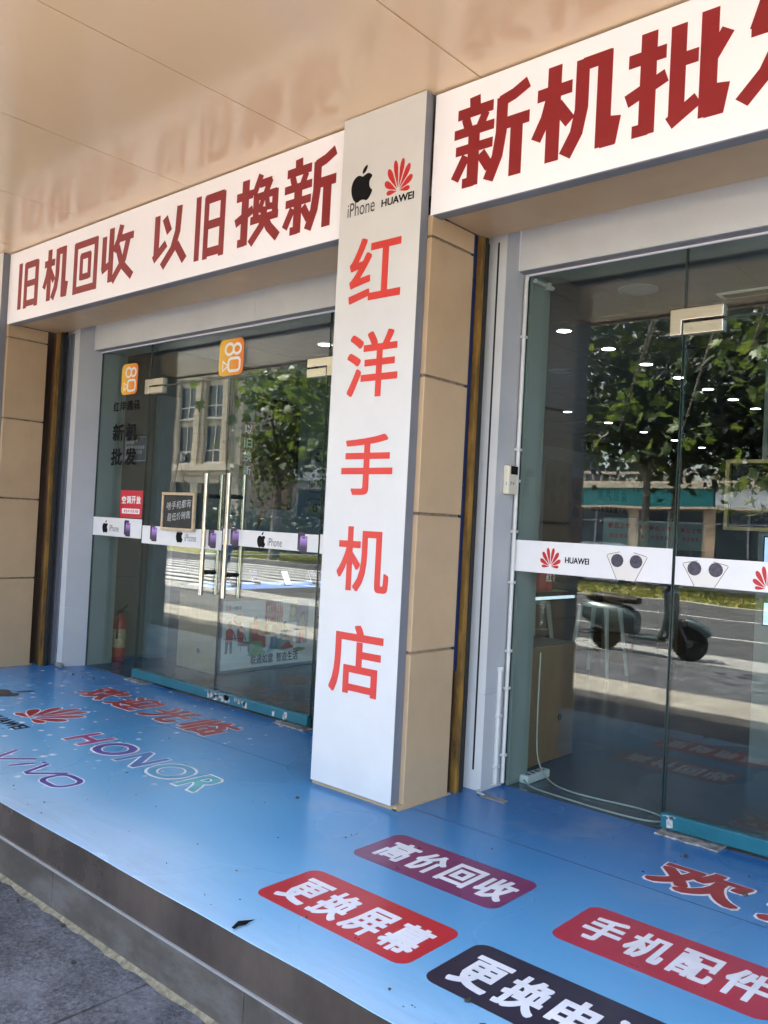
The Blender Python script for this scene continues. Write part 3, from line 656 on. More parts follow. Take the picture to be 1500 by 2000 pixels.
def sticker(par, u0, u1, v0, v1):
    MB().prism(rrect(u0, u1, v0, v1, .045), FG, .0006, .0012).build('sticker', M['orange'], par)
    q = MB(); camcorder(q, (u0, u1, v0, v1), FG, .0014, .0018); q.build('camcorder_emblem', M['white'], par)
sticker(pl, -6.235, -6.0, 2.243, 2.492); sticker(to, -4.957, -4.685, 2.296, 2.556)
q = MB()
for k, c in enumerate('红洋通讯'): letter(q, c, (-6.335+k*.101, -6.25+k*.101, 2.115, 2.192), FG, .0008, (.03, .022))
q.build('lettering', M['black'], pl)
q = MB()
for c, u, v in (('新', -6.325, 1.87), ('机', -6.13, 1.87), ('批', -6.33, 1.672), ('发', -6.125, 1.672)): letter(q, c, (u, u+.165, v, v+.138), FG, .0008, (.034, .026))
q.build('lettering', M['black'], pl)
nt_ = MB().prism(rrect(-6.15, -5.832, 1.252, 1.47, .012), FG, .0016, .0024).build('red_notice', M['noticered'], pl)
q = MB()
for k, c in enumerate('空调开放'): letter(q, c, (-6.128+k*.07, -6.067+k*.07, 1.365, 1.425), FG, .0027, (.03, .022))
q.prism(rrect(-6.12, -5.865, 1.285, 1.325, .006), FG, .0026, .0029); q.build('lettering', M['white'], pl)
q = MB()
for k, c in enumerate('营业中欢迎光临'): letter(q, c, (-6.09+k*.029+(.008 if k > 2 else 0), -6.066+k*.029+(.008 if k > 2 else 0), 1.293, 1.318), FG, .0031, (.02, .015))
q.build('small_lettering', M['noticered'], pl)
# blue notice stuck to the inside of the pane
nb = thing('blue_notice', (-5.95, GY+.014, 1.8), 'dark blue printed notice stuck inside the left fixed pane', 'notice')
F_in = face_y(GY+.0135)
MB().prism(rrect(-6.155, -5.842, 1.70, 1.905, .006), F_in, -.001, .0).build('backing', mat('navy_notice', (.012, .018, .055), .4), nb)
q = MB(); ring(q, rrect(-6.147, -5.85, 1.708, 1.897, .004), .003, F_in, .0002, .0004)
line(q, '治安提醒', -6.14, 1.842, .026, .028, .03, F_in, .0003, (.01, .01)); line(q, '本区域已安装视频', -6.14, 1.80, .03, .03, .034, F_in, .0003, (.01, .01)); line(q, '监控防盗请注意', -6.14, 1.762, .03, .03, .034, F_in, .0003, (.01, .01)); line(q, '安全防范', -6.14, 1.722, .03, .03, .034, F_in, .0003, (.01, .01))
q.build('lettering', mat('pale_notice_print', (.4, .42, .5), .5), nb)
MB().prism(circ(-5.985, 1.872, .016), F_in, .0002, .0004).build('round_badge', mat('gold_print', (.4, .28, .06), .4), nb)
# chalkboard on a suction cup
cbt = thing('chalkboard', (-5.27, GY-.03, 1.18), 'small wood framed chalkboard hanging by strings on the left glass door', 'chalkboard')
u0, u1, v0, v1 = -5.515, -5.118, 1.185, 1.455; yb = GY-.03; FB = face_y(yb)
MB().box(u0, u1, yb, yb+.012, v0, v1).build('board', mat('slate_black', (.018, .017, .016), .6, var=.3, vscale=20), cbt)
fr_ = MB()
for bx in ((u0-.006, u1+.006, v1-.014, v1+.006), (u0-.006, u1+.006, v0-.006, v0+.014)): fr_.box(bx[0], bx[1], yb-.009, yb+.014, bx[2], bx[3])
for bx in ((u0-.006, u0+.014), (u1-.014, u1+.006)): fr_.box(bx[0], bx[1], yb-.008, yb+.013, v0+.0142, v1-.0142)
fr_.build('frame', mat('pale_pine', (.58, .43, .26), .5, var=.12, vscale=20), cbt, bevel=.002)
q = MB()
for k, c in enumerate('啥手机都有'): letter(q, c, (u0+.05+k*.062, u0+.106+k*.062, v0+.145+.006*k, v0+.205+.006*k), FB, .0005, (.0, .0), skew=.15)
for k, c in enumerate('最低价销售'): letter(q, c, (u0+.065+k*.058, u0+.118+k*.058, v0+.06+.007*k, v0+.117+.007*k), FB, .0005, (.0, .0), skew=.12)
q.build('chalk_writing', mat('chalk', (.5, .5, .48), .9, var=.3, vscale=90), cbt)
hx, hz = -5.325, 1.715
st = MB()
for dx, sg in ((.085, -.1), (.115, .1), (.135, -.04), (.30, .06)):
    st.tube([(hx, yb-.004, hz), (hx+(u0+dx-hx)*.5+.012*sg, yb-.006, (hz+v1)/2+.01), (u0+dx, yb-.003, v1+.004)], .0016, 5)
for dx in (.02, .06, .27, .31): st.tube([(u0+dx+.02, yb, v1), (u0+dx+.015, yb-.004, v1+.06), (u0+dx-.03, yb-.004, v1+.09)], .0012, 5)
st.build('hanging_string', mat('jute_string', (.13, .10, .075), .9), cbt)
MB().lathe((hx, GY-.012, hz), [(.0, .011), (.024, .011), (.022, .006), (.012, .001), (.008, -.012), (0, -.012)], 16, 'y').box(hx-.012, hx+.012, GY-.026, GY-.022, hz-.03, hz+.035).build('suction_hook', mat('clear_rubber', (.22, .22, .21), .25), cbt, smooth=True)
# right bay
q1 = pane(SFR, 'glass_pane', -2.396, -1.563, .004, 2.618, 'fixed glass pane of the right front with white band and red petal emblem')
tr = pane(SFR, 'transom_pane', -1.558, .46, 2.288, 2.618, 'glass transom above the right doors')
d3 = pane(SFR, 'glass_door', -1.552, -.55, .09, 2.276, 'right shop glass door with a band of pale phones')
d4 = pane(SFR, 'glass_door', -.542, .46, .09, 2.276, 'far right glass door leaf beyond the picture edge')
q5 = pane(SFR, 'glass_pane', .466, 4.0, .004, 2.618, 'far right fixed glass pane beyond the doors')
MB().box(-1.38, .3, GY-.001, GY+.013, 2.2765, 2.2875).build('gap_seal', M['gedge'], tr)
band(q1, -2.396, -1.563, 1.100, 1.259); band(d3, -1.552, -.55, 1.100, 1.227); band(d4, -.542, .46, 1.10, 1.227)
petal_print(q1, -2.187, 1.172); camera_phone_print(q1, -1.783, 1.098, 1.232); camera_phone_print(d3, -1.416, 1.102, 1.214); petal_print(d3, -1.155, 1.152)
rail(d3, -1.556, -.548, ((-1.53, 6, .02),)); rail(d4, -.544, .46); patch(d3, -1.622, -1.382, 2.224, 2.342, -1); pull_handle(d3, -.68); pull_handle(d4, -.42)
for x, lb in ((-3.96, 'scuffed metal floor pivot plate under the right leaf of the left doors'), (-5.72, 'scuffed metal floor pivot plate under the left leaf of the left doors'), (-1.42, 'scuffed metal floor pivot plate under the right shop door')):
    rnd = random.Random(int(x*100)); o = MB(); P_ = [(x-.14+.28*k/14, 3.70-.035+rnd.uniform(-.008, .006)) for k in range(15)]+[(x+.14-.28*k/14, 3.76) for k in range(15)]
    o.prism(P_, face_z(0), .001, .008); o.quad(*[(x-.12+rnd.uniform(0, .03), 3.675, .0085), (x+.11, 3.672, .0085), (x+.12, 3.70, .0085), (x-.11, 3.705, .0085)])
    tag(o.build('floor_plate', mat('scuffed_plate', (.3, .29, .27), .6, var=.6, vscale=26, dirt=.7, dcol=(.05, .05, .05), dscale=18), base=(x, 3.72, 0)), lb, 'floor plate', 'door floor plates')

# ------------------------------------------------------------------ vinyl sheet with printed marks
vs = thing('vinyl_sheet', (-3, 2.6, 0), 'glossy blue printed vinyl sheet covering the entrance platform', 'floor sticker')
FZ = face_z(0)
edges = [-20.0, -8.7]; sv = MB()
rnd = random.Random(11)
def strip(y0, y1, z=.0):
    sv.box(-30, 20, y0, y1, -.0038, z)
rnd = random.Random(4)
xs_ = [-30+.25*k for k in range(200)]
front = [(x, 1.748+rnd.uniform(-.004, .004)) for x in xs_]
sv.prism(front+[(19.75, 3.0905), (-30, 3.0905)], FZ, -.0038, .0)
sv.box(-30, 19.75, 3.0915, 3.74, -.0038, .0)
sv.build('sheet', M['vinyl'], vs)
sg_ = MB().prism([(-16, 3.0885), (-16, 3.0935), (19, 3.0935), (19, 3.0885)], FZ, .0002, .0004).build('seam', mat('seam_dark', (.03, .05, .09), .6), vs)
OUT = mat('pale_outline_print', (.80, .80, .84), .35)
def badge(x0, x1, y0, y1, col, text, tx0, tx1, ty0, ty1):
    b = MB().prism(rrect(x0, x1, y0, y1, .045), FZ, .0004, .0008).build('badge', mat('badge_'+text[:0]+str(len(MATS)), col, .3, var=.06, dirt=.05), vs, base=((x0+x1)/2, (y0+y1)/2, 0)); b.location = Vector(BASE[b.name])-BASE[vs.name]
    n = len(text); p = (tx1-tx0)/n
    for k, c in enumerate(text):
        q = MB(); letter(q, c, (tx0+k*p+p*.06, tx0+k*p+p*.92, ty0, ty1), FZ, .001, (.036, .028)); q.build('character', mat('badge_white', (.70, .72, .76), .35), b)
badge(-2.300, -1.615, 2.490, 2.806, (.16, .022, .10), '高价回收', -2.25, -1.63, 2.552, 2.742)
badge(-2.272, -1.588, 1.978, 2.284, (.42, .010, .022), '更换屏幕', -2.228, -1.615, 2.02, 2.215)
badge(-1.518, -.834, 1.974, 2.278, (.011, .007, .028), '更换电池', -1.478, -.865, 2.02, 2.212)
badge(-1.400, -.715, 2.484, 2.802, (.36, .012, .040), '手机配件', -1.356, -.745, 2.552, 2.742)
def outlined(c, box, name='character', col=None):
    u0, u1, v0, v1 = box; g = .05
    q = MB(); letter(q, c, (u0-.008, u1+.008, v0-.008, v1+.008), FZ, .0003, (.052, .048)); o = q.build(name+'_outline', OUT, vs)
    q = MB(); letter(q, c, (u0, u1, v0, v1), FZ, .0022, (.030, .026)); o2 = q.build(name, col, vs)
M['floorred'] = mat('floor_red_print', (.30, .016, .020), .34)
for k, c in enumerate('欢迎光临'):
    outlined(c, (-5.63+k*.405, -5.295+k*.405, 3.115, 3.44), col=M['floorred'])
    outlined(c, (-1.385+k*.42, -1.03+k*.42, 3.14, 3.425), col=M['floorred'])
for c, u0, u1, col in (('H', -4.515, -4.33, (.30, .03, .17)), ('O', -4.275, -4.03, (.09, .07, .30)), ('N', -3.985, -3.795, (.07, .17, .42)), ('O', -3.75, -3.50, (.10, .32, .50)), ('R', -3.455, -3.285, (.10, .40, .45))):
    m_ = mat('brand_print_'+str(len(MATS)), col, .32)
    q = MB(); letter(q, c, (u0-.009, u1+.009, 2.449, 2.696), FZ, .0003, (.045, .04)); q.build('letter_outline', OUT, vs)
    q = MB(); letter(q, c, (u0, u1, 2.46, 2.685), FZ, .0016, (.018, .016)); q.build('letter', m_, vs)
M['violet'] = mat('violet_print', (.075, .05, .28), .32)
for c, P_, cl_ in (('v', [(-4.445, 2.165), (-4.37, 2.02), (-4.345, 2.015), (-4.225, 2.165)], False), ('i', [(-4.20, 2.01), (-4.16, 2.125)], False), ('i', [(-4.148, 2.148), (-4.140, 2.172)], False), ('v', [(-4.105, 2.165), (-4.045, 2.02), (-4.02, 2.015), (-3.905, 2.165)], False), ('o', rrect(-3.905, -3.725, 2.015, 2.155, .055), True)):
    q = MB(); ring(q, P_, .042, FZ, .0002, .0005, closed=cl_); q.build('letter_outline', OUT, vs)
    q = MB(); ring(q, P_, .028, FZ, .0007, .001, closed=cl_); q.build('letter', M['violet'], vs)
q = MB(); petals(q, (-5.315, -4.845, 2.50, 2.92), FZ, .0002, .0005, grow=.02); q.build('emblem_outline', OUT, vs)
q = MB(); petals(q, (-5.315, -4.845, 2.50, 2.92), FZ, .0007, .001); q.build('petal_emblem', M['floorred'], vs)
q = MB(); letter(q, 'HUAWEI', (-5.30, -4.855, 2.345, 2.44), FZ, .0006, (.03, .02)); q.build('brand_lettering', M['black'], vs)
q = MB(); fruit(q, (-6.02, -5.69, 2.42, 2.93), FZ, .0004, .0008); q.build('fruit_emblem', mat('dark_print', (.02, .02, .03), .35), vs)
# torn and lifted corner of the vinyl at the step edge
tf = MB(); P_ = [(-2.108, 1.755), (-2.113, 1.785), (-2.104, 1.80), (-2.106, 1.822), (-2.1, 1.846), (-2.098, 1.82), (-2.092, 1.80), (-2.099, 1.775), (-2.094, 1.754)]
tf.v = [(x, y, .003+.012*(1 if i in (1, 2) else .2)) for i, (x, y) in enumerate(P_)]; tf.f = [tuple(range(len(P_)))]; tf.m = [0]
tag(tf.build('vinyl_tear', M['black'], base=(-2.0, 1.79, 0)), 'dark torn flap at the front edge of the blue vinyl', 'torn flap')

# loose grit and crumbs of dry leaf on the platform and the pavement
gr = MB(); rnd = random.Random(31)
for k in range(420):
    on = k % 3 == 0; x = rnd.uniform(-6.5, -.6); y = rnd.uniform(1.78, 3.5) if on else rnd.uniform(.6, 1.73); z = .0006 if on else ZP+.0006
    if on and rnd.random() < .55: y = rnd.choice((1.80+abs(rnd.gauss(0, .05)), 3.45+rnd.gauss(0, .06)))
    elif not on and rnd.random() < .5: y = 1.72-abs(rnd.gauss(0, .06))
    r_ = rnd.uniform(.002, .006) if rnd.random() < .93 else rnd.uniform(.009, .016); a0 = rnd.uniform(0, 6)
    P_ = [(x+r_*rnd.uniform(.5, 1.2)*math.cos(a0+1.26*i), y+r_*rnd.uniform(.35, 1)*math.sin(a0+1.26*i)) for i in range(5)]
    gr.prism(P_, face_z(z), 0, r_*rnd.uniform(.3, .8))
tag(gr.build('grit', mat('dark_grit', (.07, .06, .05), .9, var=.6, vscale=9)), 'scattered grit and leaf crumbs on the platform and pavement', 'grit', kind='stuff')

# ------------------------------------------------------------------ small things on the front
pipe = thing('conduit_pipe', (-2.40, 3.71, 0), 'long white plastic conduit running down beside the right glass front', 'conduit', 'white conduits')
MB().tube([(-2.392, 3.712, .02), (-2.392, 3.712, 2.59), (-2.390, 3.716, 2.612)], .0105, 12).build('pipe', M['pvc'], pipe, smooth=True)
for z in (.16, .50, .69, 1.04, 1.30, 1.56, 1.72, 2.30): MB().box(-2.407, -2.378, 3.695, 3.73, z-.007, z+.007).build('clip', M['pvc'], pipe, bevel=.003)
pipe2 = thing('conduit_pipe', (-2.40, 3.69, 0), 'short thicker white conduit beside the foot of the long one', 'conduit', 'white conduits')
MB().tube([(-2.405, 3.665, .015), (-2.405, 3.665, .60)], .0125, 12).lathe((-2.405, 3.665, .6), [(0, -.01), (.019, -.01), (.019, .012), (0, .012)], 14).build('pipe', M['pvc'], pipe2, smooth=True)
for z in (.10, .355): MB().box(-2.423, -2.387, 3.647, 3.683, z, z+.015).build('clip', M['pvc'], pipe2, bevel=.003)
pipe3 = thing('conduit_pipe', (-2.36, 3.8, 2.6), 'short white conduit running inward under the right lintel', 'conduit', 'white conduits')
MB().tube([(-2.368, 3.755, 2.598), (-2.368, 3.93, 2.598)], .0125, 12).build('pipe', M['pvc'], pipe3, smooth=True)
MB().box(-2.386, -2.35, 3.87, 3.89, 2.58, 2.615).build('clip', M['pvc'], pipe3)
bx_ = thing('switch_box', (-2.40, 3.66, 1.55), 'small cream switch box with a black window on the right jamb', 'switch box')
MB().box(-2.4095, -2.375, 3.612, 3.690, 1.487, 1.632).build('housing', M['cream'], bx_, bevel=.006)
MB().box(-2.3755, -2.3725, 3.628, 3.688, 1.588, 1.63).build('window', M['black'], bx_, bevel=.001)
q = MB(); line(q, '5.74', 3.618, 1.53, .016, .022, .014, lambda u, v, d: (-2.392+(u-3.618), 3.6118-d, v), .0004, (.01, .01)); q.build('hand_writing', mat('blue_ink', (.02, .04, .2), .5), bx_)
cs = thing('cable_end', (-2.38, 3.58, 0), 'loose cable end with a flat metal tab lying by the right jamb', 'cable')
MB().tube([(-2.40, 3.66, .02), (-2.415, 3.62, .012), (-2.425, 3.56, .008), (-2.40, 3.51, .008), (-2.36, 3.50, .008)], .006, 8).build('wire', M['cable'], cs, smooth=True)
MB().box(-2.37, -2.23, 3.485, 3.525, .0005, .006).build('tab', mat('dusty_metal', (.2, .19, .17), .6, var=.3), cs)
ds = MB().box(-6.62, -6.53, 3.50, 3.535, 0, .035); tag(ds.build('door_stop', mat('grey_rubber', (.2, .2, .2), .7), bevel=.008, base=(-6.57, 3.52, 0)), 'small grey metal stop at the foot of the left jamb', 'door stop')

# ------------------------------------------------------------------ shop interior
GD_ = 'recessed ceiling downlights'
def downlight(x, y, r, lit, label, grp):
    t = thing('downlight', (x, y, 2.8), label, 'ceiling light', grp)
    MB().lathe((x, y, 2.8), [(r*1.25, -.001), (r*1.25, -.008), (r*1.02, -.012), (r*1.0, -.004)], 24).build('trim_ring', M['lampoff'], t, smooth=True)
    MB().lathe((x, y, 2.8), [(r, -.0042), (r*.98, -.0105)], 24).build('diffuser', M['lamp'] if lit else M['lampoff'], t)
ORD = ('nearest', 'second', 'third', 'fourth', 'fifth', 'sixth', 'seventh')
for k in range(7): downlight(-3.2, 5.5+.70*k, .051, True, ORD[k]+' lit downlight from the window in the bright row behind the right glass', 'lit downlights in a row on the right')
for k in range(5): downlight(-5.25, 9.2+1.07*k, .05, True, ORD[k]+' small lit downlight in the distant row deep inside the shop', 'lit downlights deep in the shop')
downlight(-5.17, 4.98, .058, True, 'single lit downlight seen above the left doors', 'single downlights')
downlight(-2.3, 4.8, .095, False, 'large unlit round ceiling light just inside the right window', 'unlit ceiling lights')
downlight(-4.03, 6.88, .08, False, 'smaller unlit round ceiling light behind the lit row', 'unlit ceiling lights')
v = thing('air_vent', (-1.55, 5.2, 2.8), 'long dark slot air vent in the ceiling behind the right door', 'air vent')
MB().box(-1.95, -1.1, 5.12, 5.24, 2.788, 2.7995).build('frame', M['offw'], v); MB().box(-1.92, -1.13, 5.14, 5.22, 2.785, 2.7878).build('slot', M['dark'], v)
tl = MB()
for y in (5.3, 6.5, 7.7, 8.9, 10.1, 11.3): tl.box(-6.68, 4, y-.006, y+.006, 2.797, 2.7995)
for x in (-5.9, -4.7, -3.5, -2.3, -1.1, .1): tl.box(x-.005, x+.005, 3.97, 16, 2.7972, 2.7993)
struct(tl.build('ceiling', M['groove']))
# fire extinguisher
fx = thing('fire_extinguisher', (-6.625, 4.075, 0), 'red fire extinguisher with cream label on the floor inside the left pane', 'fire extinguisher')
MB().lathe((-6.615, 4.075, 0), [(.0, .004), (.05, .004), (.054, .02), (.054, .33), (.045, .37), (.022, .392), (.018, .41), (0, .41)], 20).build('cylinder', mat('extinguisher_red', (.36, .03, .02), .35), fx, smooth=True)
MB().lathe((-6.615, 4.075, 0), [(.0545, .12), (.0548, .13), (.0548, .27), (.0545, .28)], 20).build('label_wrap', mat('extinguisher_label', (.5, .36, .2), .5, var=.3, vscale=40), fx, smooth=True)
MB().tube([(-6.615, 4.075, .41), (-6.615, 4.075, .435)], .014, 8).tube([(-6.64, 4.075, .43), (-6.60, 4.08, .445), (-6.53, 4.09, .49)], .008, 6).tube([(-6.63, 4.075, .425), (-6.56, 4.09, .44), (-6.52, 4.10, .415)], .007, 6).tube([(-6.615, 4.06, .42), (-6.585, 4.04, .36), (-6.575, 4.03, .20)], .009, 6).build('valve_handle', M['dark'], fx, smooth=True)
# left counter with back-lit illustrated front
lc = thing('display_counter', (-5.9, 5.5, 0), 'long oak counter with an illustrated poster front and a glass showcase on top', 'counter')
MB().box(-6.16, -5.62, 4.36, 8.6, .002, .655).build('cabinet', M['wood'], lc, bevel=.004)
MB().lathe((-5.86, 4.36, .17), [(0, -.004), (.02, -.004), (.02, .0), (0, .0)], 16, 'y').build('cable_port', M['dark'], lc)
MB().box(-6.18, -5.585, 4.38, 8.6, .656, .70).build('dark_shelf_edge', mat('dark_counter_edge', (.02, .018, .018), .4), lc)
FP = face_x(-5.612)
MB().box(-5.6195, -5.612, 4.40, 8.55, .03, .60).build('poster_front', mat('pale_blue_poster', (.34, .41, .44), .3, var=.05, emit=.02), lc)
MB().box(-5.6195, -5.606, 4.37, 4.40, .01, .655).box(-5.6195, -5.606, 4.4002, 8.55, .005, .03).build('poster_frame', M['alu'], lc)
q = MB(); line(q, '联通如意', 4.72, .055, .062, .085, .064, FP, .0012, (.03, .02)); line(q, '智造生活', 5.01, .055, .062, .085, .064, FP, .0012, (.03, .02)); line(q, '中国联通', 4.50, .53, .022, .03, .024, FP, .0012, (.02, .02))
q.build('poster_lettering', M['black'], lc)
q = MB()
for du, dv in ((0, 0), (.017, .013), (.017, -.013), (-.017, .013), (-.017, -.013), (.03, 0)): ring(q, circ(4.455+du, .545+dv, .009, n=4), .007, FP, .001, .0014)
q.build('knot_emblem', M['red'], lc)
rnd = random.Random(21); PC = [('poster_red', (.50, .07, .06)), ('poster_green', (.16, .36, .12)), ('poster_blue', (.12, .25, .48)), ('poster_teal', (.16, .38, .38)), ('poster_skin', (.62, .36, .24)), ('poster_dark', (.04, .04, .06)), ('poster_lilac', (.40, .36, .60)), ('poster_cream', (.66, .62, .52)), ('poster_pale', (.55, .66, .72))]
for n, c in PC: M[n] = mat(n, c, .35, var=.08)
PB = {n: MB() for n, _ in PC}
def pq(n, L, d): PB[n].prism(L, FP, d, d+.0003)
def rect(a, b, c, e): return [(a, c), (b, c), (b, e), (a, e)]
def figure(u, v, s, top, leg, sit=0):
    pq('poster_skin', circ(u, v+.235*s, .022*s, .026*s, 10), .0042); pq('poster_dark', [(u-.026*s, v+.23*s), (u-.02*s, v+.268*s), (u+.012*s, v+.272*s), (u+.024*s, v+.25*s), (u-.008*s, v+.245*s)], .0046)
    pq(top, [(u-.035*s, v+.10*s), (u-.04*s, v+.19*s), (u-.015*s, v+.21*s), (u+.015*s, v+.21*s), (u+.04*s, v+.19*s), (u+.035*s, v+.10*s)], .0036)
    pq(top, [(u+.03*s, v+.195*s), (u+.045*s, v+.18*s), (u+.075*s, v+.12*s), (u+.06*s, v+.115*s)], .0038); pq('poster_skin', circ(u+.068*s, v+.112*s, .011*s, n=8), .004)
    if sit: pq(leg, [(u-.035*s, v+.12*s), (u-.035*s, v+.07*s), (u+.09*s, v+.06*s), (u+.10*s, v), (u+.125*s, v), (u+.12*s, v+.10*s)], .0033)
    else:
        pq(leg, [(u-.034*s, v+.11*s), (u-.04*s, v), (u-.018*s, v), (u-.002*s, v+.10*s)], .0033); pq(leg, [(u+.0*s, v+.11*s), (u+.012*s, v), (u+.034*s, v), (u+.034*s, v+.11*s)], .0034)
for k in range(5):
    o = k*1.02 if k < 4 else 4.0
    if o > 3: break
    pq('poster_pale', rect(4.45+o, 4.66+o, .22, .44), .0008); pq('poster_dark', rect(4.56+o, 4.60+o, .30, .37), .0012); pq('poster_green', rect(4.69+o, 4.86+o, .18, .42), .0008)
    pq('poster_red', rect(4.86+o, 4.97+o, .30, .595), .0010); pq('poster_lilac', rect(4.95+o, 5.04+o, .56, .595), .0012); pq('poster_red', rect(4.97+o, 5.06+o, .34, .555), .0011)
    for a in (4.88, 4.905, 4.985, 5.01, 5.035): pq('poster_cream', rect(a+o, a+.014+o, .50, .55), .0016); pq('poster_cream', rect(a+o, a+.014+o, .40, .45), .0016)
    pq('poster_green', circ(4.92+o, .36, .03, .05, 12), .002); pq('poster_green', rect(5.14+o, 5.23+o, .40, .56), .0009); pq('poster_cream', circ(5.185+o, .49, .03, .045, 10), .0013); pq('poster_blue', rect(5.23+o, 5.37+o, .20, .59), .0007)
    ring(PB['poster_red'], circ(4.575+o, .445, .045, .04, 14), .016, FP, .0015, .0018); pq('poster_teal', smooth_loop([(4.9+o, .14), (5.0+o, .17), (5.1+o, .15), (5.18+o, .2), (5.1+o, .26), (4.95+o, .24)], 3), .0009)
    pq('poster_green', smooth_loop([(4.68+o, .14), (4.76+o, .19), (4.86+o, .17), (4.88+o, .14), (4.78+o, .125)], 3), .0013); pq('poster_red', smooth_loop([(5.06+o, .17), (5.1+o, .22), (5.17+o, .21), (5.2+o, .17)], 3), .0014); pq('poster_green', smooth_loop([(5.2+o, .15), (5.27+o, .17), (5.36+o, .15), (5.28+o, .13)], 3), .0014)
    pq('poster_dark', rect(4.42+o, 4.63+o, .285, .292), .005); pq('poster_dark', rect(4.44+o, 4.445+o, .17, .285), .005); pq('poster_dark', rect(4.60+o, 4.605+o, .17, .285), .005)
    figure(4.48+o, .165, 1.0, 'poster_red', 'poster_dark'); figure(4.60+o, .165, .85, 'poster_red', 'poster_dark', 1); figure(4.755+o, .19, 1.0, 'poster_red', 'poster_red', 1); figure(4.97+o, .17, 1.1, 'poster_cream', 'poster_blue'); figure(5.09+o, .19, .8, 'poster_teal', 'poster_cream', 1); figure(5.30+o, .21, 1.0, 'poster_cream', 'poster_red')
    for u, v_ in ((4.44, .46), (4.83, .34), (4.99, .345), (5.07, .53), (5.22, .52), (5.12, .33)):
        for j in range(4): ring(PB['poster_dark'], circ(u+o+.016*j, v_, .006, .009, 6), .0025, FP, .005, .0052)
for n, b in PB.items():
    if b.v: b.build('poster_print', M[n], lc)
cg = MB().box(-6.15, -5.60, 4.40, 4.408, .702, .99).box(-5.608, -5.60, 4.4085, 8.55, .702, .99).box(-6.15, -5.60, 4.40, 8.55, .9905, .998); cg.build('showcase_glass', M['case'], lc)
MB().box(-6.1, -6.08, 4.5, 8.5, .965, .98).build('lit_strip', M['lightbar'], lc)
MB().box(-6.14, -5.62, 4.42, 8.54, .7005, .706).build('display_bed', mat('glowing_display_bed', (.26, .38, .80), .3, emit=.11), lc)  # bed emits blue itself, standing in for light inside the showcase
q = MB(); line(q, 'HUAWEI', 5.50, .664, .03, .03, .024, face_x(-5.585), .0012, (.02, .02)); petals(q, (5.42, 5.47, .662, .694), face_x(-5.585), .0006, .001); q.build('edge_lettering', M['white'], lc)
for k in range(7):
    y = 4.62+.30*k+(.04 if k % 2 else 0); x = -5.78-.12*(k % 3 == 1)
    p = thing('display_phone', (x, y, .707), ORD[k]+' display phone from the doors on a tilted stand in the left showcase', 'phone', 'phones in the left showcase')
    i = MB(); cx, sz, h = .038, .12, .15
    for nm, dx, mt, w, lo in (('body', 0, M['offw'] if k % 2 else M['dpurple'], .039, .0), ('screen', .0045, M['lightbar'] if k == 2 else M['purple'], .035, .006)):
        b = MB(); n = (math.cos(.5), math.sin(.5))
        fr = lambda u, v_, d, y=y, x=x: (x+.05-.5*v_+d*.85, y+u, .709+.86*v_+d*.5)
        b.prism(rrect(-w, w, lo, h-lo, .008), fr, dx-.007 if dx == 0 else dx-.004, dx+.0); b.build(nm, mt, p)
    MB().box(x-.03, x+.05, y-.03, y+.03, .7065, .7095).build('stand', M['case'], p)
# left wall posters
FW = face_x(-6.679)
def wallthing(name, label, cat): return thing(name, (-6.679, 6, 1.8), label, cat)
wp = wallthing('wall_poster', 'large teal wall poster showing one dark purple phone, inside the left doors', 'poster')
MB().prism(rrect(5.22, 8.6, 1.15, 2.72, .01), FW, 0, .006).build('sheet', mat('teal_poster', (.12, .17, .185), .4, var=.05), wp)
MB().prism(rrect(5.50, 6.12, 1.40, 2.53, .11), FW, .0062, .0085).build('phone_edge', M['black'], wp)
MB().prism(rrect(5.53, 6.09, 1.43, 2.50, .09), FW, .0087, .0095).build('phone_screen', mat('plum_screen', (.022, .009, .018), .35, var=.4, vscale=3), wp)
q = MB().prism([(5.60, 1.18), (5.72, 1.36), (5.66, 1.35), (5.90, 1.52), (5.98, 1.40), (6.0, 1.62), (5.80, 1.60), (5.85, 1.54), (5.64, 1.42), (5.62, 1.30)], FW, .011, .012); q.build('arrow_print', mat('maroon_print', (.12, .02, .02), .4), wp)
for k, n in enumerate(('01', '02', '03')):
    z = 1.99-.275*k; q = MB(); ring(q, rrect(6.30, 7.0, z-.10, z+.10, .03), .007, FW, .0065, .007); letter(q, n, (6.36, 6.53, z-.045, z+.05), FW, .007, (.02, .02)); q.build('number_print', M['black'], wp)
bn = thing('hanging_banner', (-6.64, 5.42, 1.68), 'narrow dark red vertical banner with four pale characters, on the left wall', 'banner')
MB().prism(rrect(5.33, 5.515, 1.68, 2.25, .006), face_x(-6.66), 0, .004).build('cloth', mat('maroon_banner', (.10, .014, .012), .6), bn)
q = MB()
for k, c in enumerate('以旧换新'): letter(q, c, (5.37, 5.475, 2.13-.135*k, 2.23-.135*k), face_x(-6.66), .0048, (.02, .02))
q.build('lettering', M['white'], bn)
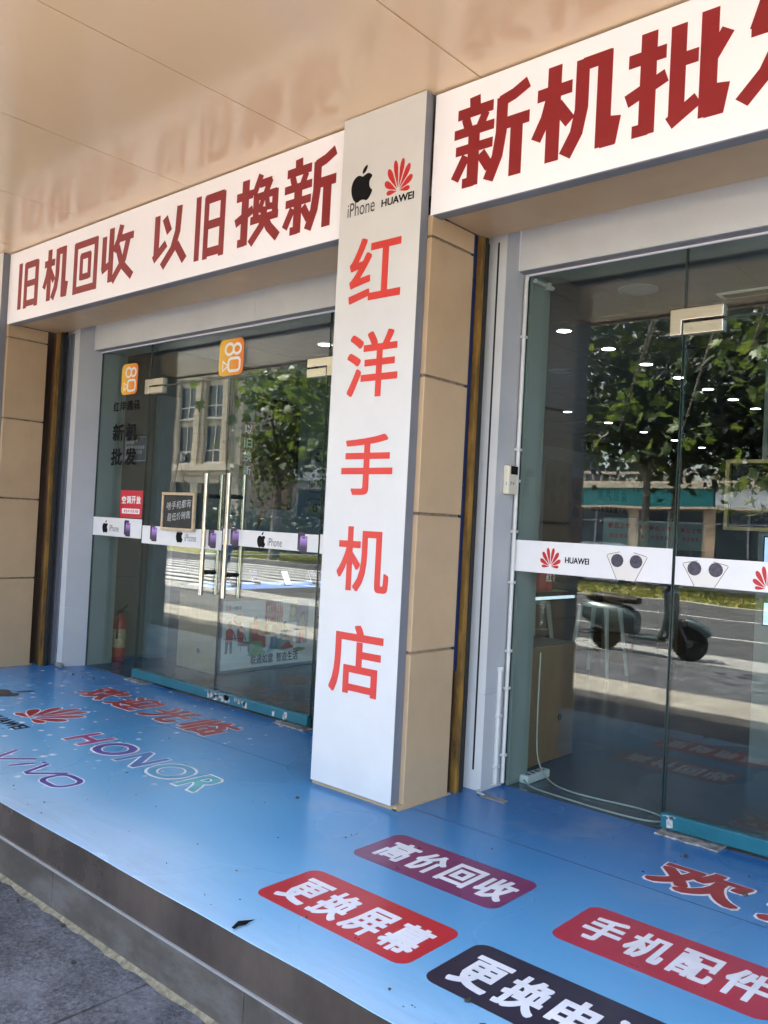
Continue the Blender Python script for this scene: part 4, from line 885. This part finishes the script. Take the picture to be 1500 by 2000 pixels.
# far wall poster with two phones, seen through the right glass
fp = thing('wall_poster', (-6.679, 12, 1.1), 'large dark wall poster of a black and an orange phone with black slogan', 'poster')
MB().prism(rrect(10.9, 14.6, 1.0, 2.62, .01), FW, 0, .005).build('sheet', mat('slate_blue_poster', (.34, .42, .52), .4), fp)
for nm, u0, u1, z1, mt, d in (('orange_phone', 11.55, 12.35, 2.20, mat('orange_phone_print', (.26, .07, .02), .4), .0055), ('black_phone', 11.12, 11.92, 2.42, mat('black_phone_print', (.012, .012, .014), .35), .0065)):
    MB().prism(rrect(u0, u1, 1.02, z1, .10), FW, d, d+.0006).build(nm, mt, fp)
    q = MB()
    for a in (0, 1):
        for b_ in (0, 1): q.prism(circ(u0+.25+.28*a, z1-.28-.27*b_, .10, n=14), FW, d+.0007, d+.0009)
    q.build('lens_print', M['black'], fp)
q = MB(); line(q, '重构想象', 12.78, 1.90, .26, .19, .28, FW, .0062, (.02, .02)); line(q, '因为有我影像不凡', 12.60, 1.70, .15, .10, .16, FW, .0062, (.02, .02)); line(q, '所见非凡', 12.95, 1.50, .15, .10, .17, FW, .0062, (.02, .02))
q.build('lettering', M['black'], fp)
q = MB(); petals(q, (14.05, 14.4, 2.1, 2.4), FW, .006, .0065); q.build('petal_emblem', mat('dim_red_print', (.2, .015, .015), .4), fp)
# right counter, showcase, tubs
rc = thing('showcase_counter', (-2.8, 4.3, 0), 'beech counter with a lit glass showcase just inside the right window', 'counter')
MB().box(-3.25, -2.48, 3.96, 4.59, .002, .662).build('cabinet', M['woodb'], rc, bevel=.004)
MB().lathe((-2.478, 4.42, .24), [(0, .0), (.02, .0), (.02, .003), (0, .003)], 16, 'x').build('cable_port', M['dark'], rc)
MB().box(-2.488, -2.48, 3.97, 4.58, .664, .945).box(-3.24, -2.4885, 4.572, 4.58, .664, .945).build('showcase_glass', M['case'], rc)
MB().box(-3.24, -2.489, 3.97, 4.57, .663, .667).build('display_bed', mat('dark_display_bed', (.12, .13, .12), .3), rc)
MB().box(-2.52, -2.495, 4.0, 4.56, .925, .94).build('lit_strip', M['lightbar'], rc)
MB().box(-3.26, -2.47, 3.95, 4.60, .946, .966).build('top_board', M['black'], rc, bevel=.003)
MB().box(-2.72, -2.66, 4.1, 4.2, .668, .944).build('inner_post', M['woodb'], rc); MB().box(-2.95, -2.9, 4.3, 4.4, .668, .944).build('inner_post', M['woodb'], rc)
for y, lb in ((4.36, 'red plastic tub with pale writing on the showcase counter, nearer the doors'), (4.10, 'red plastic tub on the showcase counter, half behind the jamb')):
    t = thing('red_tub', (-2.62, y, .967), lb, 'tub', 'red tubs on the counter')
    MB().lathe((-2.62, y, .967), [(.0, .001), (.075, .001), (.09, .15), (.095, .152), (.095, .165), (.085, .165), (.08, .15), (0, .15)], 20).build('tub_body', mat('tub_red', (.5, .02, .02), .35), t, smooth=True)
    q = MB(); line(q, '红茶', y-.05, 1.02, .04, .05, .05, lambda u, v_, d, y=y: (-2.62+math.sqrt(max(1e-6, .0862**2-(u-y)**2))+d, u, v_), .0015, (.03, .02)); q.build('lettering', M['white'], t)
pt = thing('green_tray', (-2.62, 4.24, .9665), 'thin green tray under the red tubs', 'tray'); MB().box(-2.74, -2.5, 4.05, 4.5, .9665, .9672).build('sheet', mat('green_tray', (.1, .3, .06), .4), pt)
# display table, stools
tb = thing('display_table', (-4.0, 9, 0), 'dark display table on wooden block legs seen through the right glass', 'table')
MB().box(-5.3, -3.82, 8.1, 10.6, .72, .78).build('table_top', mat('dark_table_top', (.06, .055, .05), .35), tb, bevel=.004)
for x, y in ((-4.05, 8.35), (-4.05, 9.75), (-5.1, 8.35), (-5.1, 9.75)): MB().box(x-.12, x+.12, y-.12, y+.12, .002, .72).build('leg', M['woodb'], tb)
for k, (x, y) in enumerate(((-4.05, 8.3), (-4.3, 8.75), (-4.0, 9.2), (-4.35, 9.7), (-4.05, 10.2))):
    t = thing('card_stand', (x, y, .7805), ('first', 'second', 'third', 'fourth', 'fifth')[k]+' pale printed card stand from the window on the dark display table', 'card stand', 'card stands on the display table')
    MB().box(x-.13, x+.13, y-.05, y+.05, .7805, .79).build('base', M['alu'], t)
    MB().box(x-.01, x+.01, y-.004, y+.004, .791, 1.25).build('pole', M['alu'], t)
    MB().box(x-.17, x+.17, y-.012, y-.0045, 1.18, 1.50).build('card', mat('pale_teal_card', (.34, .46, .44), .4), t)
    q = MB(); line(q, '新品上市', x-.13, 1.39, .055, .06, .065, face_y(y-.012), .0012, (.02, .02)); line(q, '到店有礼', x-.11, 1.29, .045, .05, .055, face_y(y-.012), .0012, (.02, .02)); q.build('lettering', M['noticered'], t)
def stool(x, y, label):
    t = thing('metal_stool', (x, y, 0), label, 'stool', 'cream metal stools by the table')
    MB().box(x-.15, x+.15, y-.15, y+.15, .64, .665).build('seat', M['steelw'], t, bevel=.012)
    for sx in (-1, 1):
        for sy in (-1, 1): MB().tube([(x+sx*.13, y+sy*.13, .64), (x+sx*.20, y+sy*.20, .003)], [.024, .014], 8).build('leg', M['steelw'], t, smooth=True)
    b = MB()
    for z, r in ((.24, .175), (.40, .160)):
        b.tube([(x-r, y-r, z), (x+r, y+r, z)], .008, 6); b.tube([(x+r, y-r, z+.012), (x-r, y+r, z+.012)], .008, 6)
    b.build('cross_brace', M['dark'], t)
stool(-3.75, 7.35, 'cream metal stool in front of the display table'); stool(-4.25, 6.9, 'second cream metal stool, left of the first')
# framed screen and pale light boxes on a partition behind the right door
struct(MB().box(-1.70, 1.2, 5.3, 5.42, .002, 2.8).build('partition', mat('grey_green_partition', (.16, .18, .17), .45)))
gs = thing('framed_screen', (-1.2, 5.28, 1.38), 'gold framed glossy black screen behind the right door', 'screen')
MB().box(-1.86, -.75, 5.255, 5.285, 1.40, 1.78).build('glass_front', mat('glossy_black', (.006, .006, .006), .05), gs)
fb = MB().box(-1.89, -.72, 5.24, 5.29, 1.781, 1.803).box(-1.89, -.72, 5.24, 5.29, 1.377, 1.399).box(-1.89, -1.868, 5.2405, 5.2895, 1.3992, 1.7808).box(-.742, -.72, 5.2405, 5.2895, 1.3992, 1.7808)
fb.build('frame', mat('gold_frame', (.45, .34, .17), .35, metal=.6), gs); MB().box(-1.7, -1.6, 5.286, 5.299, 1.5, 1.65).build('bracket', M['dark'], gs)
for z0, z1, x0, lb in ((1.82, 2.09, -1.665, 'pale blue lit poster above the gold framed screen'), (1.10, 1.35, -1.66, 'pale blue lit poster below the gold framed screen'), (.82, .965, -1.65, 'small pale lit card low on the partition')):
    t = thing('lit_poster', (x0, 5.28, z0), lb, 'light box')
    MB().box(x0, x0+.5, 5.272, 5.2985, z0, z1).build('housing', M['dark'], t); MB().box(x0+.008, x0+.492, 5.269, 5.2715, z0+.008, z1-.008).build('diffuser', mat('blue_lit_sheet', (.42, .58, .92), .4, emit=.10, var=.2, vscale=5), t)
# power strip and its cable
pw = thing('power_strip', (-2.345, 3.93, 0), 'white power strip on the floor beside the right wall end', 'power strip')
MB().box(-2.372, -2.318, 3.84, 4.06, .0005, .042).build('housing', M['offw'], pw, bevel=.006)
for k in range(4): MB().box(-2.36, -2.33, 3.87+.045*k, 3.89+.045*k, .0422, .0428).build('socket', M['dark'], pw)
wc = MB(); loop = smooth_loop([(-2.345, 3.842, .02), (-2.26, 3.80, .007), (-2.04, 3.775, .007), (-1.85, 3.765, .007), (-1.68, 3.78, .007), (-1.60, 3.83, .007), (-1.63, 3.90, .007), (-1.76, 3.925, .007), (-1.95, 3.90, .007), (-2.12, 3.90, .007), (-2.27, 3.95, .012), (-2.34, 3.97, .10), (-2.372, 3.97, .30), (-2.374, 3.97, .62)], 1)
def cat3(P, n=6):
    out = []
    for i in range(len(P)-1):
        p = [Vector(P[max(0, min(len(P)-1, i+k))]) for k in (-1, 0, 1, 2)]
        for k in range(n):
            t = k/n; out.append(.5*((2*p[1])+(-p[0]+p[2])*t+(2*p[0]-5*p[1]+4*p[2]-p[3])*t*t+(-p[0]+3*p[1]-3*p[2]+p[3])*t**3))
    return out+[Vector(P[-1])]
wc.tube(cat3([(-2.345, 3.842, .02), (-2.26, 3.80, .007), (-2.04, 3.775, .007), (-1.85, 3.765, .007), (-1.68, 3.78, .007), (-1.60, 3.83, .007), (-1.63, 3.90, .007), (-1.76, 3.925, .007), (-1.95, 3.90, .007), (-2.12, 3.90, .007), (-2.27, 3.97, .012), (-2.36, 4.0, .10), (-2.374, 4.0, .30), (-2.374, 4.0, .66)]), .0042, 8)
tag(wc.build('power_cable', M['cable'], smooth=True, base=(-2.0, 3.85, 0)), 'thin white power cable looped on the floor behind the right pane', 'cable')

# ------------------------------------------------------------------ the street seen in the glass
M['leafA'] = leaf_mat('plane_leaf', (.018, .038, .008), (.115, .165, .035)); M['leafB'] = leaf_mat('shaded_leaf', (.005, .010, .004), (.017, .030, .010), .15)  # leafB: shade inside the crowns is put into a darker leaf colour
M['leafC'] = leaf_mat('mid_leaf', (.010, .02, .006), (.09, .135, .024), .2)
M['bark'] = mat('mottled_bark', (.20, .17, .13), .85, var=.4, vscale=6, dirt=.6, dcol=(.36, .34, .28), dscale=5, bump=.5, bscale=20)
LOBE = [(0, 0), (.30, -.08), (.50, .18), (.30, .30), (.46, .62), (.18, .56), (0, 1.0), (-.18, .56), (-.46, .62), (-.30, .30), (-.50, .18), (-.30, -.08)]
DIA = [(0, 0), (.34, .4), (0, 1), (-.34, .42)]
def leaves(mb, pts, size, shape, rnd, droop=.5):
    for p in pts:
        s = size*rnd.uniform(.6, 1.25); d = Vector((rnd.gauss(0, 1), rnd.gauss(0, 1), rnd.gauss(-droop, .6))).normalized()
        a = Vector((rnd.gauss(0, 1), rnd.gauss(0, 1), rnd.gauss(0, 1))); x = d.cross(a).normalized(); n = x.cross(d)*.18
        mb.quad(*[Vector(p)+x*(u*s)+d*(v_*s)+n*(abs(u)*s) for u, v_ in shape])
def tree(name, loc, trunk_h, r0, cc, cr, nclump, nleaf, size, seed, label, group, leafm='leafA', shape=DIA, extra=(), lean=(0, 0)):
    rnd = random.Random(seed); x, y, z = loc; t = thing(name, loc, label, 'tree', group)
    top = Vector((x+lean[0], y+lean[1], z+trunk_h)); c = Vector((x+cc[0], y+cc[1], z+cc[2])); tk = MB()
    tk.tube([(x, y, z-.05), (x, y, z+.25), tuple(Vector((x, y, z)).lerp(top, .5)), tuple(top)], [r0*1.5, r0*1.05, r0*.9, r0*.75], 10)
    cl = []
    while len(cl) < nclump:
        v_ = Vector((rnd.uniform(-1, 1), rnd.uniform(-1, 1), rnd.uniform(-1, 1)))
        if .25 < v_.length < 1: cl.append(c+Vector((v_.x*cr[0], v_.y*cr[1], v_.z*cr[2])))
    cl += [Vector(e) for e in extra]
    lm = MB(); sp = min(cr)*.24
    for k, q in enumerate(cl):
        if k >= nclump: tk.tube(cat3([q+Vector((.5, -.1, 1.9)), q+Vector((.28, 0, .9)), q+Vector((0, 0, -.1))], 4), [.022-.0018*i for i in range(9)], 6)
        elif k % 3 == 0:
            m = top.lerp(q, .5)+Vector((rnd.uniform(-.3, .3), rnd.uniform(-.3, .3), rnd.uniform(.1, .6))); tk.tube(cat3([top-Vector((0, 0, .15)), m, q], 4), [r0*.42*(1-i/9)+.012 for i in range(9)], 6)
        s = sp*rnd.uniform(.6, 1.4) if k < nclump else .30
        leaves(lm, [q+Vector((rnd.gauss(0, s), rnd.gauss(0, s), rnd.gauss(0, s*.75))) for _ in range(nleaf if k < nclump else int(nleaf*.62))], size, shape, rnd)
    tk.build('trunk', M['bark'], t, smooth=True); lm.build('crown', M[leafm], t)
    return t
ST = 'street trees along the kerb'
tree('plane_tree', (-2.1, -4.15, ZP), 3.0, .16, (.2, .3, 6.9), (3.6, 2.4, 2.2), 34, 36, .175, 5, 'plane tree with large lobed leaves by the kerb near the parked scooter', ST, shape=LOBE,
     extra=[(-5.0, -2.6, 2.75), (-4.9, -2.8, 3.35), (-4.35, -2.9, 2.6), (-3.5, -2.6, 3.3), (-3.3, -3.0, 2.5), (-3.15, -2.4, 3.6), (-3.05, -2.7, 2.9), (-4.2, -3.4, 3.9), (-3.5, -3.2, 2.1)])
tree('plane_tree', (-11.0, -4.15, ZP), 3.0, .17, (.6, .2, 4.6), (2.3, 2.4, 2.2), 30, 46, .22, 8, 'plane tree by the kerb hidden mostly behind the tall sign reflection', ST, shape=LOBE)
VT = 'trees on the grass verge'
tree('plane_tree', (-25.4, -14.8, -.31), 3.4, .2, (.75, -.7, 5.7), (2.5, 2.0, 2.7), 52, 120, .27, 12, 'leafy plane tree on the verge in front of the pale stone building', VT, leafm='leafC')
for k, (x, y, h, s) in enumerate(((-11.9, -18.6, 3.6, 3), (-11.6, -20.2, 3.7, 4), (-6.6, -19.4, 3.7, 6), (-17.0, -19.4, 3.8, 9), (-21.4, -19.0, 3.7, 10), (-8.3, -21.0, 3.9, 15))):
    tree('verge_tree', (x, y, -.31), h, .15, (0, 0, 6.6), (3.0, 2.8, 3.1), 46, 120, .29, s+30, ('verge tree with a pale trunk and dense dark crown opposite the right window', 'second pale trunked verge tree just behind the first', 'verge tree at the right end of the row opposite', 'verge tree between the scooter and the stone building', 'verge tree near the left plane tree', 'rear verge tree behind the right end of the row')[k], VT, leafm='leafB')
rnd = random.Random(77)
hd = MB(); leaves(hd, [(rnd.uniform(-46, -22.5), rnd.uniform(-20.6, -19.4), -.3+abs(rnd.gauss(0, 1.0))) for _ in range(5200)], .34, DIA, rnd)
hd.box(-46, -22.6, -20.4, -19.6, -.31, .9); tag(hd.build('hedge', M['leafB'], base=(-34, -20, -.31)), 'long clipped green hedge along the far side of the verge', 'hedge')
g = MB(); leaves(g, [(rnd.uniform(-30, -1), rnd.uniform(-19.1, -14.4), -.315) for _ in range(9000)], .14, DIA, rnd, droop=-1.5)
o = g.build('grass', leaf_mat('verge_grass_blade', (.15, .17, .03), (.36, .32, .10), .3)); tag(o, 'patchy dry grass on the verge between the two roads', 'grass', kind='stuff')

# parked scooter by the kerb
M['scooter'] = mat('grey_green_scooter_paint', (.065, .095, .10), .25, var=.04, coat=.6)
sc = thing('parked_scooter', (-5.1, -3.9, ZP), 'grey green retro scooter parked on the pavement edge', 'scooter')
sx, sy, sz = -5.1, -3.9, ZP
for dx, nm in ((.62, 'front_wheel'), (-.60, 'rear_wheel')):
    w = MB().lathe((sx+dx, sy, sz+.235), [(.14, -.035), (.20, -.05), (.232, -.03), (.236, 0), (.232, .03), (.20, .05), (.14, .035)], 28, 'y').build('wheel', M['dark'], sc, smooth=True)
    MB().lathe((sx+dx, sy, sz+.235), [(0, -.045), (.05, -.045), (.06, -.02), (.145, -.03), (.145, .03), (.06, .02), (.05, .045), (0, .045)], 20, 'y').build('rim', M['alu'], w, smooth=True)
def loft(name, secs, m, par, n=14):
    b = MB(); rings = []
    for (x, y, z, ry, rz, tilt) in secs:
        i = len(b.v)
        for q in range(n):
            a = 2*math.pi*q/n; yy = ry*math.copysign(abs(math.cos(a))**.75, math.cos(a)); zz = rz*math.copysign(abs(math.sin(a))**.75, math.sin(a))
            b.v.append((x+math.sin(tilt)*zz, y+yy, z+math.cos(tilt)*zz))
        rings.append(i)
    for a, c in zip(rings, rings[1:]):
        for q in range(n): j = (q+1) % n; b.f.append((a+q, a+j, c+j, c+q)); b.m.append(0)
    b.f.append(tuple(rings[0]+q for q in range(n))); b.f.append(tuple(rings[-1]+q for q in range(n-1, -1, -1))); b.m += [0, 0]
    return b.build(name, m, par, smooth=True)
loft('tail_body', [(sx-.98, sy, sz+.62, .05, .05, 0), (sx-.92, sy, sz+.56, .15, .15, 0), (sx-.70, sy, sz+.50, .21, .21, 0), (sx-.45, sy, sz+.47, .21, .22, 0), (sx-.25, sy, sz+.45, .17, .20, 0), (sx-.12, sy, sz+.42, .12, .15, 0)], M['scooter'], sc)
loft('seat', [(sx-.88, sy, sz+.74, .07, .03, 0), (sx-.72, sy, sz+.765, .13, .055, 0), (sx-.40, sy, sz+.745, .14, .055, 0), (sx-.12, sy, sz+.73, .09, .045, 0)], mat('brown_black_seat', (.03, .02, .015), .5), sc)
MB().box(sx-.2, sx+.34, sy-.15, sy+.15, sz+.22, sz+.27).build('footboard', M['scooter'], sc, bevel=.02)
b = MB(); P_ = [(sx+.30, .26), (sx+.36, .40), (sx+.40, .62), (sx+.37, .86), (sx+.33, .93), (sx+.27, .93), (sx+.31, .84), (sx+.33, .62), (sx+.30, .42), (sx+.22, .27)]
b.prism([(a, sz+z_) for a, z_ in P_], face_y(sy), -.20, .20); b.build('leg_shield', M['scooter'], sc, bevel=.02)
loft('front_fender', [(sx+.30, sy, sz+.34, .05, .08, 0), (sx+.42, sy, sz+.46, .085, .07, -.5), (sx+.60, sy, sz+.52, .095, .055, 0), (sx+.78, sy, sz+.45, .08, .06, .5), (sx+.87, sy, sz+.36, .04, .06, .9)], M['scooter'], sc)
loft('head_cowl', [(sx+.20, sy, sz+1.0, .08, .05, 0), (sx+.30, sy, sz+1.02, .13, .08, 0), (sx+.42, sy, sz+1.01, .11, .08, 0), (sx+.46, sy, sz+1.0, .07, .06, 0)], M['scooter'], sc)
MB().lathe((sx+.462, sy, sz+1.0), [(0, 0), (.06, 0), (.055, .012), (0, .018)], 18, 'x').build('headlight', M['offw'], sc, smooth=True)
MB().tube([(sx+.62, sy+.06, sz+.235), (sx+.48, sy+.06, sz+.5), (sx+.30, sy+.02, sz+.95)], .022, 8).build('fork', M['alu'], sc, smooth=True)
hb = MB().tube([(sx+.22, sy-.36, sz+1.02), (sx+.30, sy-.12, sz+1.04), (sx+.30, sy+.12, sz+1.04), (sx+.22, sy+.36, sz+1.02)], .017, 8).build('handlebar', M['dark'], sc, smooth=True)
for sg in (-1, 1):
    MB().tube([(sx+.28, sy+sg*.25, sz+1.04), (sx+.30, sy+sg*.30, sz+1.20)], .005, 5).lathe((sx+.31, sy+sg*.31, sz+1.22), [(0, -.012), (.05, -.01), (.052, .004), (0, .006)], 14, 'x').build('mirror', M['dark'], sc, smooth=True)
MB().tube([(sx-.1, sy+.12, sz+.25), (sx-.12, sy+.2, sz+.01)], .012, 6).build('kickstand', M['alu'], sc)

# parked white car on the far carriageway
car = thing('parked_car', (-15.2, -22.3, -.43), 'white car parked on the far road beyond the verge', 'car')
cx, cy, cz = -15.2, -22.3, -.43
prof = [(-2.15, .35), (-2.2, .62), (-2.1, .82), (-1.75, .92), (-1.1, 1.38), (-.3, 1.50), (.5, 1.44), (1.15, .98), (1.9, .82), (2.12, .62), (2.15, .35)]
MB().prism([(cx+a, cz+z_) for a, z_ in prof], face_y(cy), -.85, .85).build('body', mat('white_car_paint', (.76, .76, .75), .2, coat=.8, var=.01), car, bevel=.06)
gm = mat('dark_car_glass', (.012, .014, .016), .06)
MB().prism([(cx-1.52, cz+.97), (cx-1.05, cz+1.32), (cx-.35, cz+1.41), (cx-.35, cz+.95)], face_y(cy), -.862, .862).build('side_window', gm, car); MB().prism([(cx-.27, cz+.95), (cx-.27, cz+1.41), (cx+.45, cz+1.36), (cx+.98, cz+.97)], face_y(cy), -.862, .862).build('side_window', gm, car)
MB().quad((cx+.6, cy-.7, cz+1.425), (cx+.6, cy+.7, cz+1.425), (cx+1.13, cy+.76, cz+1.03), (cx+1.13, cy-.76, cz+1.03)).build('windscreen', gm, car)
for a in (-1.35, 1.3):
    for sg in (-1, 1):
        w = MB().lathe((cx+a, cy+sg*.76, cz+.31), [(.19, -.10), (.30, -.10), (.315, -.06), (.315, .06), (.30, .10), (.19, .10)], 22, 'y').build('wheel', M['dark'], car, smooth=True)
        MB().lathe((cx+a, cy+sg*.76, cz+.31), [(0, -.105), (.19, -.102), (.19, .102), (0, .105)], 18, 'y').build('rim', M['alu'], w, smooth=True)

# stone office building opposite the left doors
M['stone'] = brick_mat('pale_stone_facing', (.50, .41, .29), (.54, .45, .33), (.16, .13, .10), 1.0, .8, rough=.75, msize=.02, off=0, axes='xz', var=.25)
M['stone2'] = mat('smooth_pale_stone', (.52, .44, .32), .7, var=.08, vscale=1.5)
M['bwin'] = mat('dark_window_glass', (.03, .04, .05), .08, var=.3, vscale=1)
ob = thing('office_building', (-77, -46, -.3), 'pale stone office building with tall pilasters and dark windows across the road', 'building')
x0b, x1b, yf = -97.0, -59.2, -40.0
MB().box(x0b, x1b, -58, yf, -.4, 19.5).build('wall', M['stone2'], ob)
n = 0; xb = -61.0
pil = MB()
while xb > x0b+2: pil.box(xb-.75, xb+.75, yf-.01, yf+.42, 5.9, 19.4); pil.box(xb-.28, xb+.28, yf, yf+.62, 5.9, 19.4); xb -= 4.05
MB().box(x0b+1, x1b-2.5, yf+.004, yf+.03, -.3, 4.25).build('entrance_shade', M['bwin'], ob)  # flat dark sheet that paints recess shade across the ground floor
pil.build('pilaster_facing', M['stone'], ob)
cn = MB().box(x0b, x1b+.3, yf, yf+.95, 5.35, 5.9).box(x0b, x1b+.2, yf, yf+.65, 4.95, 5.349).box(x0b, x1b+.1, yf, yf+.4, 4.3, 4.949); cn.build('cornice', M['stone2'], ob)
xb = -61.0-4.05/2
while xb > x0b+3:
    for z0, z1 in ((6.15, 9.5), (10.3, 13.2), (14.2, 17.2)):
        f = MB().box(xb-1.25, xb+1.25, yf+.005, yf+.05, z0, z1).build('window', M['bwin'], ob)
        b = MB().box(xb-1.3, xb+1.3, yf+.051, yf+.14, z0+1.0, z0+1.12).box(xb-.05, xb+.05, yf+.051, yf+.13, z0, z1).box(xb-1.36, xb-1.25, yf+.004, yf+.2, z0, z1).box(xb+1.25, xb+1.36, yf+.004, yf+.2, z0, z1).box(xb-1.4, xb+1.4, yf+.003, yf+.24, z0-.2, z0-.001); b.build('frame', mat('pale_window_frame', (.5, .47, .4), .5), f)
    MB().box(xb-2.6, xb-1.5, yf+.031, yf+.5, -.3, 4.29).build('entrance_column', M['stone2'], ob)
    xb -= 4.05
lb = thing('low_building', (-48, -50, -.3), 'lower pale building with a white band and dark window strips', 'building')
MB().box(-59.0, -36, -62, -46, -.4, 11.5).build('wall', mat('pale_render', (.42, .40, .36), .8, var=.1, vscale=.6), lb)
MB().box(-59.0, -35.7, -46.0+.001, -45.4, 5.0, 6.4).build('white_band', M['offw'], lb)
for k in range(4):
    for z0, z1 in ((.3, 4.2), (7.0, 9.6)): MB().box(-58+5.6*k, -53.6+5.6*k, -45.998, -45.94, z0, z1).build('window', M['bwin'], lb)
# row of shops with a balustrade opposite the right window
sh = thing('shop_row', (-20, -42, -.3), 'single storey row of shops with a pale balustrade and a teal sign band', 'building')
MB().box(-35, 14, -50, -38, -.4, 4.2).build('wall', mat('tan_render', (.40, .29, .20), .8, var=.12, vscale=1), sh)
MB().box(-35, 14, -37.999, -37.6, 4.12, 4.42).box(-35, 14, -37.999, -37.75, 3.02, 3.14).build('cornice', M['stone2'], sh)
MB().box(-35, -16.9, -37.999, -37.8, 3.15, 4.1).build('sign_band', mat('teal_sign', (.02, .22, .22), .4), sh); MB().box(-16.8, 14, -37.999, -37.8, 3.15, 4.1).build('sign_band', M['offw'], sh)
bl = MB().box(-35, 14, -38.0, -37.7, 4.421, 4.5).box(-35, 14, -38.0, -37.7, 4.92, 5.04)
for k in range(90):
    x = -34.8+.54*k
    if x < 14: bl.lathe((x, -37.85, 4.5), [(.06, 0), (.10, .12), (.05, .28), (.09, .42)], 8)
bl.build('balustrade', mat('pale_balustrade', (.5, .40, .32), .7), sh)
for k in range(11):
    f = MB().box(-34+4.3*k, -30.4+4.3*k, -37.998, -37.95, .0, 2.9).build('shop_window', M['bwin'], sh)
    MB().box(-32.3+4.3*k, -32.2+4.3*k, -37.949, -37.9, .0, 2.9).box(-34+4.3*k, -30.4+4.3*k, -37.949, -37.89, 2.2, 2.3).build('frame', M['alu'], f)
far = MB(); rnd = random.Random(99)
for k in range(46):
    c = Vector((rnd.uniform(-60, 30), rnd.uniform(-66, -54), rnd.uniform(4, 13))); leaves(far, [c+Vector((rnd.gauss(0, 2), rnd.gauss(0, 2), rnd.gauss(0, 1.8))) for _ in range(120)], .9, DIA, rnd)
tag(far.build('far_wood', M['leafB']), 'mass of far trees behind the row of shops', 'trees', kind='stuff')

# a pedestrian crossing the road, seen small in the left doors
def skin(name, joints, links, m, par, sub=2):
    bm = bmesh.new(); L = bm.verts.layers.skin.verify(); b = BASE[par.name]; vs_ = []
    for k, (p, r_) in enumerate(joints):
        v_ = bm.verts.new(Vector(p)-b); v_[L].radius = (r_, r_) if not isinstance(r_, tuple) else r_; v_[L].use_root = k == 0; vs_.append(v_)
    for a, c in links: bm.edges.new((vs_[a], vs_[c]))
    me = bpy.data.meshes.new(name); bm.to_mesh(me); bm.free(); me.materials.append(m)
    o = bpy.data.objects.new(name, me); COL.objects.link(o); o.parent = par; BASE[o.name] = b
    o.modifiers.new('skin', 'SKIN').use_smooth_shade = True; md = o.modifiers.new('sub', 'SUBSURF'); md.levels = md.render_levels = sub
    return o
px_, py_, pz_ = -18.6, -7.1, -.43
pn = thing('person', (px_, py_, pz_), 'person in a white cap, pale shirt and blue trousers walking across the road', 'person')
Q = lambda x, y, z: (px_+x, py_+y, pz_+z)
J = [(Q(0, 0, .95), .12), (Q(0, 0, 1.18), .115), (Q(.01, 0, 1.40), .12), (Q(.02, 0, 1.50), .055), (Q(.035, 0, 1.57), .07), (Q(.045, 0, 1.66), .082), (Q(.045, 0, 1.73), .05),
     (Q(.0, .18, 1.42), .055), (Q(-.05, .23, 1.16), .042), (Q(.04, .25, .93), .032), (Q(.0, -.18, 1.42), .055), (Q(.07, -.23, 1.16), .042), (Q(.2, -.22, .97), .032),
     (Q(.02, .09, .88), .085), (Q(.14, .10, .50), .058), (Q(.10, .10, .09), .036), (Q(.22, .11, .05), .035), (Q(.0, -.09, .88), .085), (Q(-.06, -.10, .50), .058), (Q(-.26, -.10, .12), .036), (Q(-.17, -.10, .05), .035)]
LK = [(0, 1), (1, 2), (2, 3), (3, 4), (4, 5), (5, 6), (2, 7), (7, 8), (8, 9), (2, 10), (10, 11), (11, 12), (0, 13), (13, 14), (14, 15), (15, 16), (0, 17), (17, 18), (18, 19), (19, 20)]
skn = mat('skin', (.42, .26, .18), .5)
skin('body', J, LK, skn, pn)
up_ = lambda j, d: (j[0], j[1]+d)
skin('shirt', [up_(J[0], .02), up_(J[1], .025), up_(J[2], .02), up_(J[7], .022), (Q(-.03, .215, 1.26), .06), up_(J[10], .022), (Q(.04, -.215, 1.26), .06)], [(0, 1), (1, 2), (2, 3), (3, 4), (2, 5), (5, 6)], mat('pale_blue_shirt', (.45, .52, .6), .8), pn)
skin('trousers', [up_(J[0], .025), up_(J[13], .02), up_(J[14], .025), (Q(.10, .10, .12), .055), up_(J[17], .02), up_(J[18], .025), (Q(-.24, -.10, .15), .055)], [(0, 1), (1, 2), (2, 3), (0, 4), (4, 5), (5, 6)], mat('blue_trousers', (.05, .12, .28), .8), pn)
for k in (9, 12):
    h = J[k][0]; hand = [(h, .026), (tuple(Vector(h)+Vector((.02, 0, -.07))), .024)]+[(tuple(Vector(h)+Vector((.03+.012*i, (i-1.5)*.016, -.15-.006*(i in (1, 2))))), .008) for i in range(4)]+[(tuple(Vector(h)+Vector((.065, 0, -.06))), .009)]
    skin('hand', hand, [(0, 1), (1, 2), (1, 3), (1, 4), (1, 5), (0, 6)], skn, pn, 1)
MB().lathe(Q(.045, 0, 1.69), [(.098, 0), (.1, .03), (.085, .075), (.04, .1), (0, .105)], 18).box(px_+.1, px_+.22, py_-.07, py_+.07, pz_+1.69, pz_+1.70).build('cap', M['offw'], pn, smooth=True)
MB().lathe(Q(.03, 0, 1.60), [(.07, 0), (.088, .03), (.09, .085), (.08, .09)], 16).build('hair', M['dark'], pn, smooth=True)
for dx in (.035, -.035): MB().lathe(Q(.122, dx, 1.66), [(0, -.004), (.01, -.003), (.01, .003), (0, .004)], 8, 'x').build('eye', M['dark'], pn)
MB().prism([(px_+.12, pz_+1.66), (px_+.15, pz_+1.625), (px_+.12, pz_+1.62)], face_y(py_), -.012, .012).build('nose', skn, pn)
MB().box(px_+.108, px_+.122, py_-.022, py_+.022, pz_+1.592, pz_+1.60).build('mouth', M['red'], pn)
